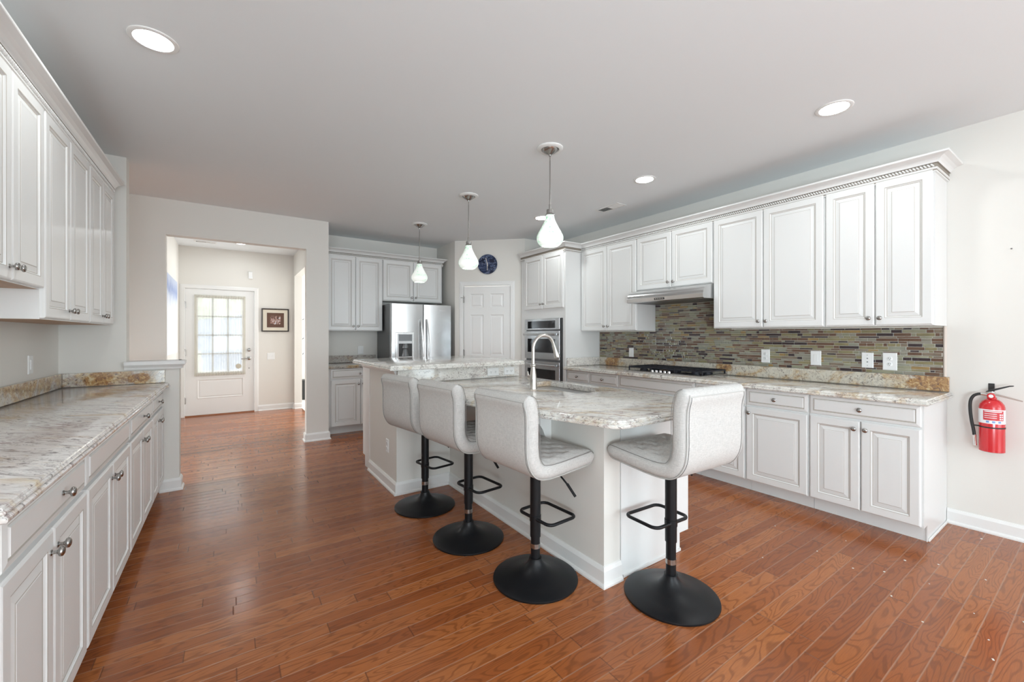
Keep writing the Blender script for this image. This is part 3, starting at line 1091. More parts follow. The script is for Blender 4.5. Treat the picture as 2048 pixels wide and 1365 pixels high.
# tall oven tower
tw = cabinet('oven_tower_cabinet', 'tall white oven cabinet standing between pantry door and wall cabinets', (3.56, 4.935, 0), RZ, .915, XR - 3.56 - .002, 0, UZ1,
             pair(.045, .885, 1.67, 2.402, 1.735), toe=True)
MB().box(-.052, 0.0, .002, .05, 0, UZ1).build('filler', 'cabinet_paint', tw)
ov = thing('double_oven', 'stainless double wall oven built into the tall white cabinet', 'oven', (3.56, 4.86, 0), RZ)
OW = .79
MB().box(0, OW, -.004, .0, .45, 1.535).build('trim_frame', 'steel_dark', ov)
mb = MB()
mb.box(.0, OW - .03, -.035, -.004, 1.385, 1.535)
cp = mb.build('control_panel', 'steel', ov, bevel=.003)
MB().box(.075, OW - .115, -.037, -.035, 1.405, 1.505).build('display', 'black_glass', cp)


def oven_door(z0, z1):
    dd = MB().box(.0, OW - .03, -.035, -.004, z0, z1).build('oven_door', 'steel', ov, bevel=.003)
    MB().box(.075, OW - .115, -.038, -.035, z0 + .09, z1 - .105).build('oven_window', 'black_glass', dd)
    mb = MB()
    zz = z1 - .045
    mb.tube([(.03, -.075, zz), (OW - .06, -.075, zz)], .015, 14)
    mb.box(.055, .085, -.075, -.035, zz - .009, zz + .009)
    mb.box(OW - .115, OW - .085, -.075, -.035, zz - .009, zz + .009)
    mb.build('handle', 'steel', dd, smooth=40)


oven_door(.985, 1.368)
oven_door(.47, .955)
MB().box(OW - .028, OW, -.02, -.004, .47, 1.535).build('side_gap_trim', 'plastic_dark', ov)

crown('white crown molding with rope bead over the right-hand wall cabinets and oven tower',
      [(XR - .002, .704), (XU - .004, .704), (XU - .004, 4.02), (3.556, 4.02), (3.556, 4.985)], [(1, 2)])

# countertop and splash
cr = slab('countertop', [(3.515, .672), (XR - .004, .672), (XR - .004, 4.016), (3.515, 4.016)], .914, 'granite_top',
          label='long granite countertop along the right wall under the mosaic tiles')
mb = MB()
mb.box(XR - .026, XR - .002, .690, 4.014, .915, 1.018)
bs = tag(mb.build('granite_backsplash', 'granite_splash', bevel=.002), 'low granite upstand behind the cooktop under the mosaic tiles', 'backsplash')
bs2 = tag(MB().box(3.57, XR - .028, 3.992, 4.014, .915, 1.018).build('granite_backsplash', 'granite_riser', bevel=.002),
          'short granite upstand against the side of the oven tower', 'backsplash')

# mosaic tile
t = thing('tile_backsplash', 'mosaic of brown and green glass strip tiles on the right wall', 'backsplash', (XR - .002, 4.0, 0), RZ)
TL = 4.0 - .722


def tiles():
    base = MB()
    base.box(0, 4.0 - 3.113, -.005, 0, 1.019, 1.361)
    base.box(4.0 - 3.113, TL, -.005, 0, 1.019, 1.374)
    base.box(4.0 - 3.113, 4.0 - 2.214, -.005, 0, 1.374, 1.80)
    base.build('grout', 'grout', t)
    mb = MB()
    z = 1.0205
    r = random.Random(3)
    hs_ = [.0245, .0145, .0245, .0145, .0245]
    i = 0
    weights = [12, 18, 24, 15, 15, 6, 20, 8]
    while z < 1.795:
        h = hs_[i % 5]
        i += 1
        full = z + h < 1.374
        a, b = (0.0, TL) if full else (4.0 - 3.112, 4.0 - 2.215)
        if full and z + h > 1.362:
            a = 4.0 - 3.112
        x = a - r.random() * .08
        while x < b:
            L = r.choice([.025, .04, .05, .05, .065, .08, .10, .10, .13])
            q0, q1 = max(x, a), min(x + L - .0034, b)
            if q1 - q0 > .006:
                k = r.choices(range(8), weights)[0]
                rings = [rect_ring(q0, q1, z, z + h - .003, 0, -.005), rect_ring(q0, q1, z, z + h - .003, 0, -.0095), rect_ring(q0, q1, z, z + h - .003, .0012, -.0105)]
                mb.loft(rings, k, False, True)
            x += L
        z += h
    o = mb.build('mosaic', TILE, t)
    return o


tiles()
tag(MB().lathe([(.009, 1.019), (.009, 1.374)], (XR - .010, .712, 0), 14).build('tile_edge_trim', 'tile_trim', smooth=40),
    'slim beige bullnose strip closing the right edge of the mosaic', 'trim strip')

# cooktop
ck = thing('gas_cooktop', 'black gas cooktop set into the right granite countertop', 'cooktop', (3.90, 2.695, .914))
mb = MB()
mb.box(-.255, .245, -.455, .455, 0, .012)
mb.build('steel_tray', 'steel', ck, bevel=.004)
MB().box(-.19, .235, -.435, .435, .012, .014).build('cooking_surface', 'black_glass', ck)
BURN = [(.115, -.31, .045), (-.085, -.31, .038), (.02, 0, .055), (.115, .31, .045), (-.085, .31, .038)]
for bx, by, br in BURN:
    mb = MB()
    mb.lathe([(br * 1.15, .014), (br * 1.15, .020), (br, .024), (br, .032), (br * .8, .036), (.004, .037)], (bx, by, 0), 20)
    mb.build('burner', 'black_iron', ck, smooth=40)
for gy in (-.295, 0, .295):
    mb = MB()
    w2, d0, d1_ = .14, -.185, .225
    for yy in (-w2, 0, w2):
        mb.box(d0, d1_, gy + yy - .006, gy + yy + .006, .040, .055)
    for xx in (d0, -.085, .02, .115, d1_ - .012):
        mb.box(xx, xx + .012, gy - w2, gy + w2, .040, .055)
    for xx in (d0, d1_ - .012):
        for yy in (-w2 - .006, w2 - .006):
            mb.box(xx, xx + .012, gy + yy, gy + yy + .012, .013, .045)
    mb.build('grate', 'black_iron', ck, bevel=.002)
for k in range(5):
    mb = MB()
    mb.lathe([(.016, .012), (.016, .018), (.014, .030), (.010, .033), (.003, .034)], (-.212, -.10 + k * .05, 0), 18)
    mb.build('control_knob', 'chrome', ck, smooth=40)

# range hood
hd = thing('range_hood', 'slim stainless range hood under the short wall cabinet', 'range hood', (XR - .02, 3.113, 0), RZ)
HW = .897
prof = [(.0, 1.666), (.0, 1.806), (-.335, 1.806), (-.350, 1.800)]
for k in range(9):
    a = radians(90 * k / 8)
    prof.append((-.350 - .135 * sin(a) * 1.0, 1.800 - .085 * (1 - cos(a))))
prof += [(-.492, 1.706), (-.488, 1.668), (-.470, 1.662)]
MB().loft([[(0, y, z) for y, z in prof], [(HW, y, z) for y, z in prof]]).build('canopy', 'steel', hd, smooth=25)
pnl = MB().box(.36, .48, -.494, -.489, 1.676, 1.697).build('control_panel', 'plastic_dark', hd, bevel=.002)
for k in range(4):
    MB().box(.372 + k * .026, .392 + k * .026, -.496, -.494, 1.682, 1.692).build('button', 'nickel', pnl)
MB().box(.05, HW - .05, -.44, -.06, 1.660, 1.6625).build('filter', 'steel_dark', hd)


def plate(name, label, loc, rz, w=.072, h=.117, kind='outlet', cat='outlet', group=None):
    """local frame: plate on the plane y=0 facing -y"""
    o = thing(name, label, cat, loc, rz, group)
    mb = MB()
    mb.loft([rect_ring(-w / 2, w / 2, -h / 2, h / 2, 0, 0), rect_ring(-w / 2, w / 2, -h / 2, h / 2, 0, -.003),
             rect_ring(-w / 2, w / 2, -h / 2, h / 2, .004, -.006)])
    mb.build('cover_plate', 'plastic_white', o)

    def socket(cx, cz):
        s = MB().lathe([(.0165, -.005), (.0165, -.0075), (.015, -.0085)], (cx, 0, cz), 20, axis='Y').build('socket', 'plastic_white', o, smooth=40)
        m2 = MB()
        m2.box(cx - .007, cx - .0045, -.0092, -.008, cz - .001, cz + .008)
        m2.box(cx + .0045, cx + .007, -.0092, -.008, cz - .001, cz + .008)
        m2.lathe([(.0026, -.0092), (.0026, -.008)], (cx, 0, cz - .008), 10, axis='Y')
        m2.build('slots', 'plastic_dark', s)
    if kind == 'outlet':
        socket(0, .021)
        socket(0, -.021)
    elif kind == 'outlet_wide':
        socket(.024, 0)
        socket(-.024, 0)
    elif kind == 'jack':
        for z in (.040, .014, -.014, -.040):
            MB().lathe([(.0045 if abs(z) < .02 else .0025, -.006), (.004 if abs(z) < .02 else .002, -.011)], (0, 0, z), 12, axis='Y').build('jack', 'steel_dark', o, smooth=40)
    elif kind == 'rocker':
        MB().box(-.016, .016, -.0095, -.005, -.032, .032).build('rocker', 'plastic_white', o, bevel=.002)
    elif kind == 'blank':
        MB().box(-.013, .013, -.008, -.005, -.028, .028).build('rocker', 'plastic_white', o, bevel=.002)
    elif kind == 'toggle2':
        for x in (-.023, .023):
            MB().box(x - .004, x + .004, -.016, -.005, -.004, .012).build('toggle', 'plastic_white', o, bevel=.001)
    elif kind == 'double':
        for x in (-.02, .02):
            MB().box(x - .010, x + .010, -.0085, -.005, -.026, .026).build('rocker', 'plastic_white', o, bevel=.001)
    return o


XT = XR - .0125
plate('switch_plate', 'narrow white switch on mosaic left of the cooktop', (XT, 3.466, 1.096), RZ, .070, .114, 'blank', 'switch')
plate('outlet', 'white outlet on mosaic nearest the cooktop right edge', (XT, 1.893, 1.116), RZ, .075, .124)
plate('switch_plate', 'plain white rocker switch between two outlets on the mosaic', (XT, 1.489, 1.115), RZ, .078, .124, 'rocker', 'switch')
plate('jack_plate', 'white jack plate with dark round holes on the mosaic', (XT, 1.140, 1.114), RZ, .074, .120, 'jack', 'outlet')
plate('outlet', 'rightmost white outlet on the mosaic near its end strip', (XT, 1.006, 1.111), RZ, .084, .132)

# fire extinguisher
ex = thing('fire_extinguisher', 'red fire extinguisher with black hose hung on the right wall', 'fire extinguisher', (4.095, .487, 0), RZ)
ER = .058
mb = MB()
mb.lathe([(ER - .006, .556), (ER, .560), (ER, .845), (ER - .004, .862), (ER - .016, .882), (.030, .893), (.022, .896), (.022, .908)], seg=40)
mb.build('cylinder', 'red_paint', ex, smooth=35)
mb = MB()
A0, A1 = radians(-172), radians(-4)


def wrap(r, z0, z1, a0, a1, n=28):
    return [[(r * cos(a0 + (a1 - a0) * k / n), r * sin(a0 + (a1 - a0) * k / n), z) for k in range(n + 1)] for z in (z0, z1)]


mb.loft(wrap(ER + .0006, .742, .832, radians(-185), radians(5)), 0, False, False, False)
mb.loft(wrap(ER + .0012, .764, .826, radians(-122), radians(-28)), 1, False, False, False)
for k in range(4):
    a1 = -62 if k else -38
    mb.loft(wrap(ER + .0016, .817 - k * .013, .8205 - k * .013 + (.002 if k == 0 else 0), radians(-116), radians(a1), 12), 0, False, False, False)
for k in range(3):
    mb.loft(wrap(ER + .0016, .770 + k * .014, .778 + k * .014, radians(-50), radians(-42), 4), 0, False, False, False)
    mb.loft(wrap(ER + .0016, .770 + k * .014, .778 + k * .014, radians(-39), radians(-32), 4), 0, False, False, False)
for k in range(3):
    mb.loft(wrap(ER + .0016, .748, .760, radians(-108 + k * 26), radians(-95 + k * 26), 6), 2, False, False, False)
mb.build('paper_label', ['label_white', 'label_red', 'label_blue'], ex, smooth=60)
mb = MB()
mb.lathe([(.018, .908), (.018, .925), (.014, .935), (.014, .945)], seg=18)
mb.box(-.015, .015, -.018, .018, .915, .942)
mb.build('valve', 'chrome', ex, smooth=40)
MB().lathe([(.019, -.018), (.019, -.028), (.016, -.031)], (0, 0, .917), 20, axis='Y').build('gauge', 'red_paint', ex, smooth=40)
MB().lathe([(.011, -.031), (.010, -.0325)], (0, 0, .917), 20, axis='Y').build('gauge_face', 'label_white', ex, smooth=40)
mb = MB()
mb.loft([[(-.028, -.006, .938), (-.028, .006, .938), (-.022, .006, .947), (-.022, -.006, .947)],
         [(.01, -.009, .950), (.01, .009, .950), (.008, .009, .963), (.008, -.009, .963)],
         [(.075, -.008, .982), (.075, .008, .982), (.074, .008, .990), (.074, -.008, .990)],
         [(.092, -.006, .986), (.092, .006, .986), (.092, .006, .992), (.092, -.006, .992)]])
mb.build('squeeze_lever', 'plastic_dark', ex, bevel=.002)
mb = MB()
mb.loft([[(.012, -.010, .922), (.012, .010, .922), (.012, .010, .934), (.012, -.010, .934)],
         [(.08, -.010, .905), (.08, .010, .905), (.08, .010, .914), (.08, -.010, .914)],
         [(.128, -.008, .893), (.128, .008, .893), (.128, .008, .900), (.128, -.008, .900)]])
mb.build('carry_handle', 'lever_tan', ex, bevel=.002)
mb = MB()
mb.tube([(-.014, 0, .922), (-.05, -.002, .924)], .0075, 12)
mb.build('hose_fitting', 'chrome', ex, smooth=40)
hp = [(-.048, -.002, .924), (-.060, -.003, .922), (-.078, -.006, .910), (-.090, -.010, .885), (-.094, -.014, .850), (-.092, -.018, .800), (-.086, -.020, .740), (-.078, -.022, .69), (-.074, -.022, .652)]


def catmull(P, n=6):
    P = [Vector(p) for p in P]
    out = []
    for i in range(len(P) - 1):
        p0, p1, p2, p3 = P[max(i - 1, 0)], P[i], P[i + 1], P[min(i + 2, len(P) - 1)]
        for k in range(n):
            u = k / n
            out.append(.5 * ((2 * p1) + (p2 - p0) * u + (2 * p0 - 5 * p1 + 4 * p2 - p3) * u * u + (3 * p1 - p0 - 3 * p2 + p3) * u ** 3))
    out.append(P[-1])
    return out


MB().tube(catmull(hp), .0085, 12).build('hose', 'rubber', ex, smooth=60)
MB().tube([(-.074, -.022, .655), (-.072, -.022, .625), (-.070, -.022, .585)], .0075, 12, radii=[.0085, .0075, .0085]).build('nozzle', 'chrome', ex, smooth=60)
mb = MB()
r0 = ER + .0012
ring = [(r0 * cos(2 * pi * k / 40), r0 * sin(2 * pi * k / 40)) for k in range(40)]
mb.loft([[(x, y, z) for x, y in ring] for z in (.712, .720)], 0, False, False)
mb.box(-.085, -.054, -.020, -.012, .712, .720)
mb.build('strap', 'rubber', ex)
mb = MB()
mb.box(-.022, .002, .040, .073, .90, .912)
mb.box(-.024, .004, .068, .0735, .90, .992)
mb.build('wall_hook', 'plastic_dark', ex, bevel=.002)
tag(MB().lathe([(.004, -.001), (.004, -.006), (.002, -.008)], (XR, 0, 0), 10, axis='X').build('screw', 'steel_dark', loc=(0, .412, 1.868), smooth=40),
    'tiny dark screw left in the bare right wall', 'screw')

# ================================================================== FRIDGE WALL (faces -y)
YU = 6.05
cabinet('upper_cabinet', 'tall grey-white wall cabinet left of the refrigerator, over the small counter', (1.049, YU, 0), 0, .793, 6.378 - YU, 1.372, UZ1,
        [('d', .048, .414, 1.378, 2.402, (.386, 1.467 - .03)), ('d', .420, .787, 1.378, 2.402, (.448, 1.467 - .03))])
cabinet('upper_cabinet', 'short wall cabinet directly above the refrigerator', (1.845, YU, 0), 0, .930, 6.378 - YU, 1.812, UZ1,
        [('d', .006, .458, 1.820, 2.402, (.430, 1.872)), ('d', .464, .912, 1.820, 2.402, (.492, 1.872))])
crown('crown molding over the fridge-wall cabinets at the back', [(2.777, 6.376), (2.777, 6.046), (1.047, 6.046)], [(1, 2)])
cabinet('base_cabinet', 'small base cabinet left of the refrigerator, beside the foyer wall', (1.049, 5.82, 0), 0, .78, 6.378 - 5.82, 0, .874,
        [('w', .052, .774, .735, .868, (.413, .80))] + [('d', .052, .424, .112, .72, (.396, .66)), ('d', .430, .774, .112, .72, (.458, .66))], toe=True)
slab('countertop', [(1.048, 5.765), (1.832, 5.765), (1.832, 6.376), (1.048, 6.376)], .914, 'granite_dark', label='short granite counter beside the refrigerator')
tag(MB().box(1.07, 1.835, 6.352, 6.377, .915, 1.018).build('granite_backsplash', 'granite_dark', bevel=.002), 'granite upstand on the back wall beside the refrigerator', 'backsplash')
tag(MB().box(1.047, 1.069, 5.79, 6.377, .915, 1.018).build('granite_backsplash', 'granite_dark', bevel=.002), 'granite side upstand against the foyer wall end', 'backsplash')
plate('outlet', 'white double plate on the wall left of the refrigerator', (1.620, 6.379, 1.09), 0, .082, .12, 'double')

fr = thing('refrigerator', 'stainless side-by-side refrigerator with ice dispenser', 'refrigerator', (1.86, 5.70, 0))
FW_ = .912
MB().box(0, FW_, .085, .66, .02, 1.75).build('cabinet_box', 'steel_dark', fr, bevel=.004)
for x0, x1, nm in ((.004, .464, 'freezer_door'), (.472, FW_ - .004, 'fridge_door')):
    mb = MB()
    n = 10
    pr = []
    for k in range(n + 1):
        u = k / n
        pr.append((x0 + (x1 - x0) * u, -.012 * (1 - (2 * u - 1) ** 2)))
    rings = []
    for z in (.09, 1.755):
        rings.append([(x0, .078, z)] + [(x, y, z) for x, y in pr] + [(x1, .078, z)])
    mb.loft(rings)
    dr = mb.build(nm, 'steel', fr, smooth=40, bevel=.004)
    sx = .425 if nm == 'freezer_door' else .512
    pts = []
    for k in range(17):
        u = k / 16
        pts.append((sx + (.018 * sin(pi * u) if nm == 'freezer_door' else .014 * sin(pi * u)), -.012 - .055 * sin(pi * u) ** .7, .62 + u * .92))
    MB().tube(pts, .013, 12).build('door_handle', 'steel', dr, smooth=60)
    if nm == 'freezer_door':
        mb = MB()
        mb.box(.050, .322, -.020, -.002, .905, 1.352)
        dp = mb.build('dispenser', 'plastic_white', dr, bevel=.006)
        dp.data.materials[0] = MATS['steel']
        mb = MB()
        mb.sweep([(.082, .922), (.300, .922), (.300, 1.332), (.082, 1.332)], [(0, 0), (.012, 0), (.012, .014), (0, .014)][::-1], True, mapf=lambda u, v, d: (u, -.014 - d, v))
        mb.box(.088, .294, -.024, -.019, 1.195, 1.225)
        mb.box(.088, .294, -.024, -.019, .998, 1.010)
        mb.build('bezel', 'label_white', dp)
        MB().box(.094, .290, -.0225, -.0195, 1.228, 1.322).build('control_panel', 'steel_dark', dp)
        mb = MB()
        mb.box(.094, .290, -.0215, -.0195, 1.012, 1.194)
        mb.box(.094, .290, -.0215, -.0195, .934, .996)
        mb.build('recess', 'plastic_dark', dp)
        mb = MB()
        mb.lathe([(.035, 1.19), (.05, 1.15), (.05, 1.13), (.02, 1.125)], (.19, -.018, 0), 18)
        mb.lathe([(.03, 1.12), (.055, 1.03), (.055, 1.02)], (.19, -.012, 0), 18)
        mb.build('spout', 'steel_dark', dp, smooth=40)
MB().box(.02, FW_ - .02, .03, .08, .01, .085).build('toe_grille', 'plastic_dark', fr)


def text_mesh(name, body, size, mat, parent, loc, rot=(pi / 2, 0, 0), ext=.0006):
    cu = bpy.data.curves.new(name, 'FONT')
    cu.body = body
    cu.size = size
    cu.extrude = ext
    cu.align_x = 'CENTER'
    cu.align_y = 'CENTER'
    to = bpy.data.objects.new(name, cu)
    COL.objects.link(to)
    bpy.context.view_layer.update()
    me = bpy.data.meshes.new_from_object(to.evaluated_get(bpy.context.evaluated_depsgraph_get()))
    bpy.data.objects.remove(to)
    me.materials.clear()
    me.materials.append(MATS[mat])
    o = bpy.data.objects.new(name, me)
    COL.objects.link(o)
    o.parent = parent
    o.location = loc
    o.rotation_euler = rot
    return o


text_mesh('badge', 'KitchenAid', .026, 'label_white', fr, (.768, -.0115, 1.672))

# clock on the pantry wall
clk = thing('clock', 'round dark blue marbled clock above the pantry door', 'clock',
            (PA.x + PD.x * .510, PA.y + PD.y * .510, 2.372), PANG)
MB().lathe([(.142, -.002), (.148, -.006), (.148, -.022), (.144, -.026), (.001, -.026)], (0, 0, 0), 48, axis='Y').build('clock_face', 'clock_marble', clk, smooth=40)
mb = MB(Matrix.Rotation(radians(-14), 4, 'Y'))
mb.box(-.0035, .0035, -.031, -.029, -.03, .098)
mb.build('minute_hand', 'clock_hand', clk)
mb = MB(Matrix.Rotation(radians(180), 4, 'Y'))
mb.box(-.004, .004, -.034, -.032, -.022, .094)
mb.build('hour_hand', 'clock_hand', clk)
MB().lathe([(.008, -.026), (.008, -.036), (.001, -.037)], (0, 0, 0), 14, axis='Y').build('hub', 'clock_hand', clk, smooth=40)

# ================================================================== ISLAND
isl = thing('kitchen_island', 'large white kitchen island with raised bar end, in the middle of the room', 'kitchen island', (1.62, 1.53, 0))
ix, iy = 1.62, 1.53
MB(Matrix.Translation((-ix, -iy, 0))).box(1.62, 1.743, 1.53, 3.36, 0, .874).box(1.14, 2.352, 3.36, 3.48, 0, 1.027).box(1.14, 1.26, 3.48, 4.138, 0, 1.027).build('knee_wall', 'wall_paint', isl)
mb = MB(Matrix.Translation((-ix, -iy, 0)))
mb.box(1.746, 2.357, 1.545, 3.36, .105, .60)
mb.box(1.746, 2.357, 1.545, 2.02, .60, .874)
mb.box(1.746, 2.357, 2.88, 3.36, .60, .874)
mb.box(2.33, 2.357, 2.02, 2.88, .60, .874)
mb.box(1.746, 2.275, 1.545, 3.36, 0, .105)
mb.build('sink_cabinet', 'cabinet_paint', isl)
mb = MB(Matrix.Translation((-ix, -iy, 0)))
mb.box(1.7485, 2.362, 1.528, 1.545, .105, .874)
mb.box(1.7485, 2.275, 1.528, 1.545, 0, .105)
mb.box(1.762, 2.275, 1.520, 1.528, 0, .016)
mb.build('end_panel', 'cabinet_paint', isl)
mb = MB(Matrix.Translation((-ix, -iy, 0)))
mb.box(1.263, 2.35, 3.485, 4.375, .105, 1.027)
mb.box(1.263, 2.35, 3.485, 4.30, 0, .105)
mb.box(1.136, 1.262, 4.140, 4.375, .105, 1.027)
mb.box(1.136, 1.262, 4.140, 4.30, 0, .105)
mb.build('bar_cabinet', 'cabinet_paint', isl)
mb = MB(Matrix.Translation((-ix, -iy, 0)))
mb.sweep([(1.743, 1.53), (1.62, 1.53), (1.62, 3.36), (1.14, 3.36), (1.14, 4.138)], BASE)
mb.build('baseboard', 'trim_paint', isl)
mb = MB(Matrix.Translation((-ix, -iy, 0)))
mb.sweep([(1.14, 3.36), (1.14, 4.37)], [(0, .985), (.010, .985), (.014, .995), (.020, 1.003), (.022, 1.012), (.030, 1.018), (.030, 1.027), (0, 1.027)])
mb.build('cap_molding', 'trim_paint', isl)
mb = MB(Matrix.Translation((-ix, -iy, 0)))
pf = [(1.62, .873), (1.36, .873), (1.36, .84), (1.40, .835)]
for k in range(9):
    a = radians(90 * k / 8)
    pf.append((1.42 + .165 * sin(a), .83 - .20 * (1 - cos(a))))
pf += [(1.60, .61), (1.62, .61)]
mb.loft([[(x, y, z) for x, z in pf] for y in (1.96, 2.01)])
mb.build('corbel', 'trim_paint', isl)

# island stone: bowed seating edge, sink cut-out
outl = [(2.390, 1.295), (2.390, 3.338)]
outl += [(1.128, 3.338)]
for k in range(1, 15):
    y = 3.30 - (3.30 - 1.42) * k / 14
    outl.append((1.118 + .094 * (3.28 - y) ** 2, y))
outl += [(1.452, 1.355), (1.472, 1.322), (1.500, 1.302), (1.530, 1.295)]
SINK = (1.955, 2.292, 2.08, 2.80)
slab('countertop', outl, .914, 'granite_top', SINK, label='low granite island top with sink and bowed seating edge')
slab('countertop', [(1.045, 3.235), (2.345, 3.235), (2.405, 3.30), (2.405, 4.43), (1.045, 4.43)], 1.068, 'granite_riser', label='raised granite bar top at the far end of the island', cat='countertop')
tag(MB().box(1.142, 2.352, 3.339, 3.359, .915, 1.027).build('granite_riser', 'granite_riser'), 'upright granite band between island top and raised bar', 'backsplash')
plate('outlet', 'left of the two white outlets in the granite riser of the bar', (2.055, 3.339, .967), 0, .125, .075, 'outlet_wide')
plate('outlet', 'right of the two white outlets in the granite riser, nearer the faucet', (2.236, 3.339, .968), 0, .120, .075, 'outlet_wide')
plate('outlet', 'white outlet low on the painted end wall of the island', (1.139, 3.590, .355), -pi / 2, .070, .114)

# sink
sk = thing('sink', 'undermount stainless sink basin in the island top', 'sink', (2.123, 2.44, .66))
mb = MB()
sx, sy = .172, .365
rings = []


def rr(x, y, r, z):
    out = []
    for cx, cy, a0 in ((x - r, y - r, 0), (-x + r, y - r, 90), (-x + r, -y + r, 180), (x - r, -y + r, 270)):
        for k in range(5):
            a = radians(a0 + 22.5 * k)
            out.append((cx + r * cos(a), cy + r * sin(a), z))
    return out


rings = [rr(sx + .018, sy + .018, .05, .2125), rr(sx + .018, sy + .018, .05, .206), rr(sx + .003, sy + .003, .04, .2055), rr(sx + .002, sy + .002, .04, .0), rr(sx - .01, sy - .01, .03, -.003),
         rr(sx - .01, sy - .01, .03, .001), rr(sx - .002, sy - .002, .035, .012), rr(sx, sy, .035, .2125)]
mb.loft(rings, 0, True, False)
mb.bm.verts.ensure_lookup_table()
vs = list(mb.bm.verts)
mb.f(vs[5 * 20:6 * 20])
A, B = vs[:20], vs[-20:]
for j in range(20):
    mb.f([A[j], A[(j + 1) % 20], B[(j + 1) % 20], B[j]])
mb.build('basin', 'sink_steel', sk, smooth=40)
MB().lathe([(.045, .002), (.045, .004), (.035, .005), (.030, .002), (.002, .002)], (0, 0, 0), 24).build('drain', 'chrome', sk, smooth=40)

# faucet
fc = thing('faucet', 'brushed nickel gooseneck faucet on the island', 'faucet', (1.866, 2.465, .914))
mb = MB()
mb.lathe([(.029, 0), (.029, .006), (.0265, .010), (.0265, .06), (.0245, .10), (.019, .14), (.0165, .155), (.0165, .163), (.0215, .167), (.0225, .172), (.0215, .177), (.015, .180), (.013, .184)], seg=28)
mb.build('body', 'faucet_nickel', fc, smooth=50)
pts = [(0, 0, .18), (0, 0, .24), (0, 0, .295)]
R = .1
for k in range(1, 15):
    a = radians(165 * k / 14)
    pts.append((R - R * cos(a), 0, .295 + R * sin(a)))
MB().tube(pts, .0128, 14).build('gooseneck', 'faucet_nickel', fc, smooth=60)
e = Vector(pts[-1])
dv = (Vector(pts[-1]) - Vector(pts[-2])).normalized()
q = [e, e + dv * .012, e + dv * .05, e + dv * .085, e + dv * .098, e + dv * .104]
MB().tube(q, .014, 16, radii=[.0145, .0145, .017, .0225, .0255, .023]).build('spray_head', 'faucet_nickel', fc, smooth=50)
mb = MB()
mb.tube([(0, .015, .075), (0, .050, .080)], .016, 16, radii=[.016, .0185])
mb.tube([(0, .050, .080), (-.004, .058, .095), (-.006, .060, .125)], .006, 10, radii=[.012, .008, .005])
mb.build('lever', 'faucet_nickel', fc, smooth=50)

# ================================================================== LEFT-HAND RUN (faces +x)
LZ = pi / 2
XLB = -.462
XLU = -.752
for y0, y1, fr_, lab in (
        (1.480, 2.213, [('w', .030, .727, *DRZ, (.45, .80))] + pair(.006, .727, .112, .72, .655), 'nearest base cabinet of the left run, with one wide knobbed drawer'),
        (2.215, 3.056, [('f', .012, .835, *DRZ)] + pair(.012, .835, .112, .72, .655), 'left-run base cabinet with a long knobless panel above its doors'),
        (3.058, 3.866, [('w', .012, .802, *DRZ, (.42, .80))] + pair(.012, .802, .112, .72, .655), 'third left-run base cabinet, between the knobless one and the corner'),
        (3.868, 4.516, [('w', .012, .600, *DRZ, (.30, .80))] + pair(.012, .600, .112, .72, .655), 'farthest left base cabinet, tight against the half wall')):
    cabinet('base_cabinet', lab, (XLB, y0, 0), LZ, y1 - y0, XLB - XL - .002, 0, .874, fr_, toe=True)
slab('countertop', [(XL + .002, 1.44), (-.418, 1.44), (-.418, 4.40), (-.405, 4.41), (-.405, 4.517), (XL + .002, 4.517)], .914, 'granite_left', label='long granite countertop of the left run')
tag(MB().box(XL + .001, XL + .024, 1.44, 4.518, .915, 1.02).build('granite_backsplash', 'granite_rust', bevel=.002), 'granite upstand along the left wall', 'backsplash')
tag(MB().box(XL + .025, -.437, 4.496, 4.519, .915, 1.02).build('granite_backsplash', 'granite_rust', bevel=.002), 'rust-veined granite upstand on the end wall by the half-wall cap', 'backsplash')
plate('outlet', 'white plate on the left wall over the granite counter', (XL, 3.975, 1.120), LZ, .074, .12, 'rocker', 'switch')
for y0, y1, z0, lab, kz in ((2.195, 2.930, 1.53, 'short left wall cabinet hung higher, nearest the viewer', 1.590),
                            (2.932, 3.722, 1.388, 'tall left wall cabinet in the middle, right of the short one', 1.445),
                            (3.724, 4.40, 1.388, 'tall left wall cabinet at the far end beside the foyer stub wall', 1.445)):
    w = y1 - y0
    cabinet('upper_cabinet', lab, (XLU, y0, 0), LZ, w, XLU - XL - .002, z0, UZ1, pair(.006, w - .006, z0 + .006, UZ1 - .020, kz), wood_bottom=True)
crown('crown molding with rope bead over the left wall cabinets', [(XLU + .004, 4.405), (XLU + .004, 2.16)], [(0, 1)])


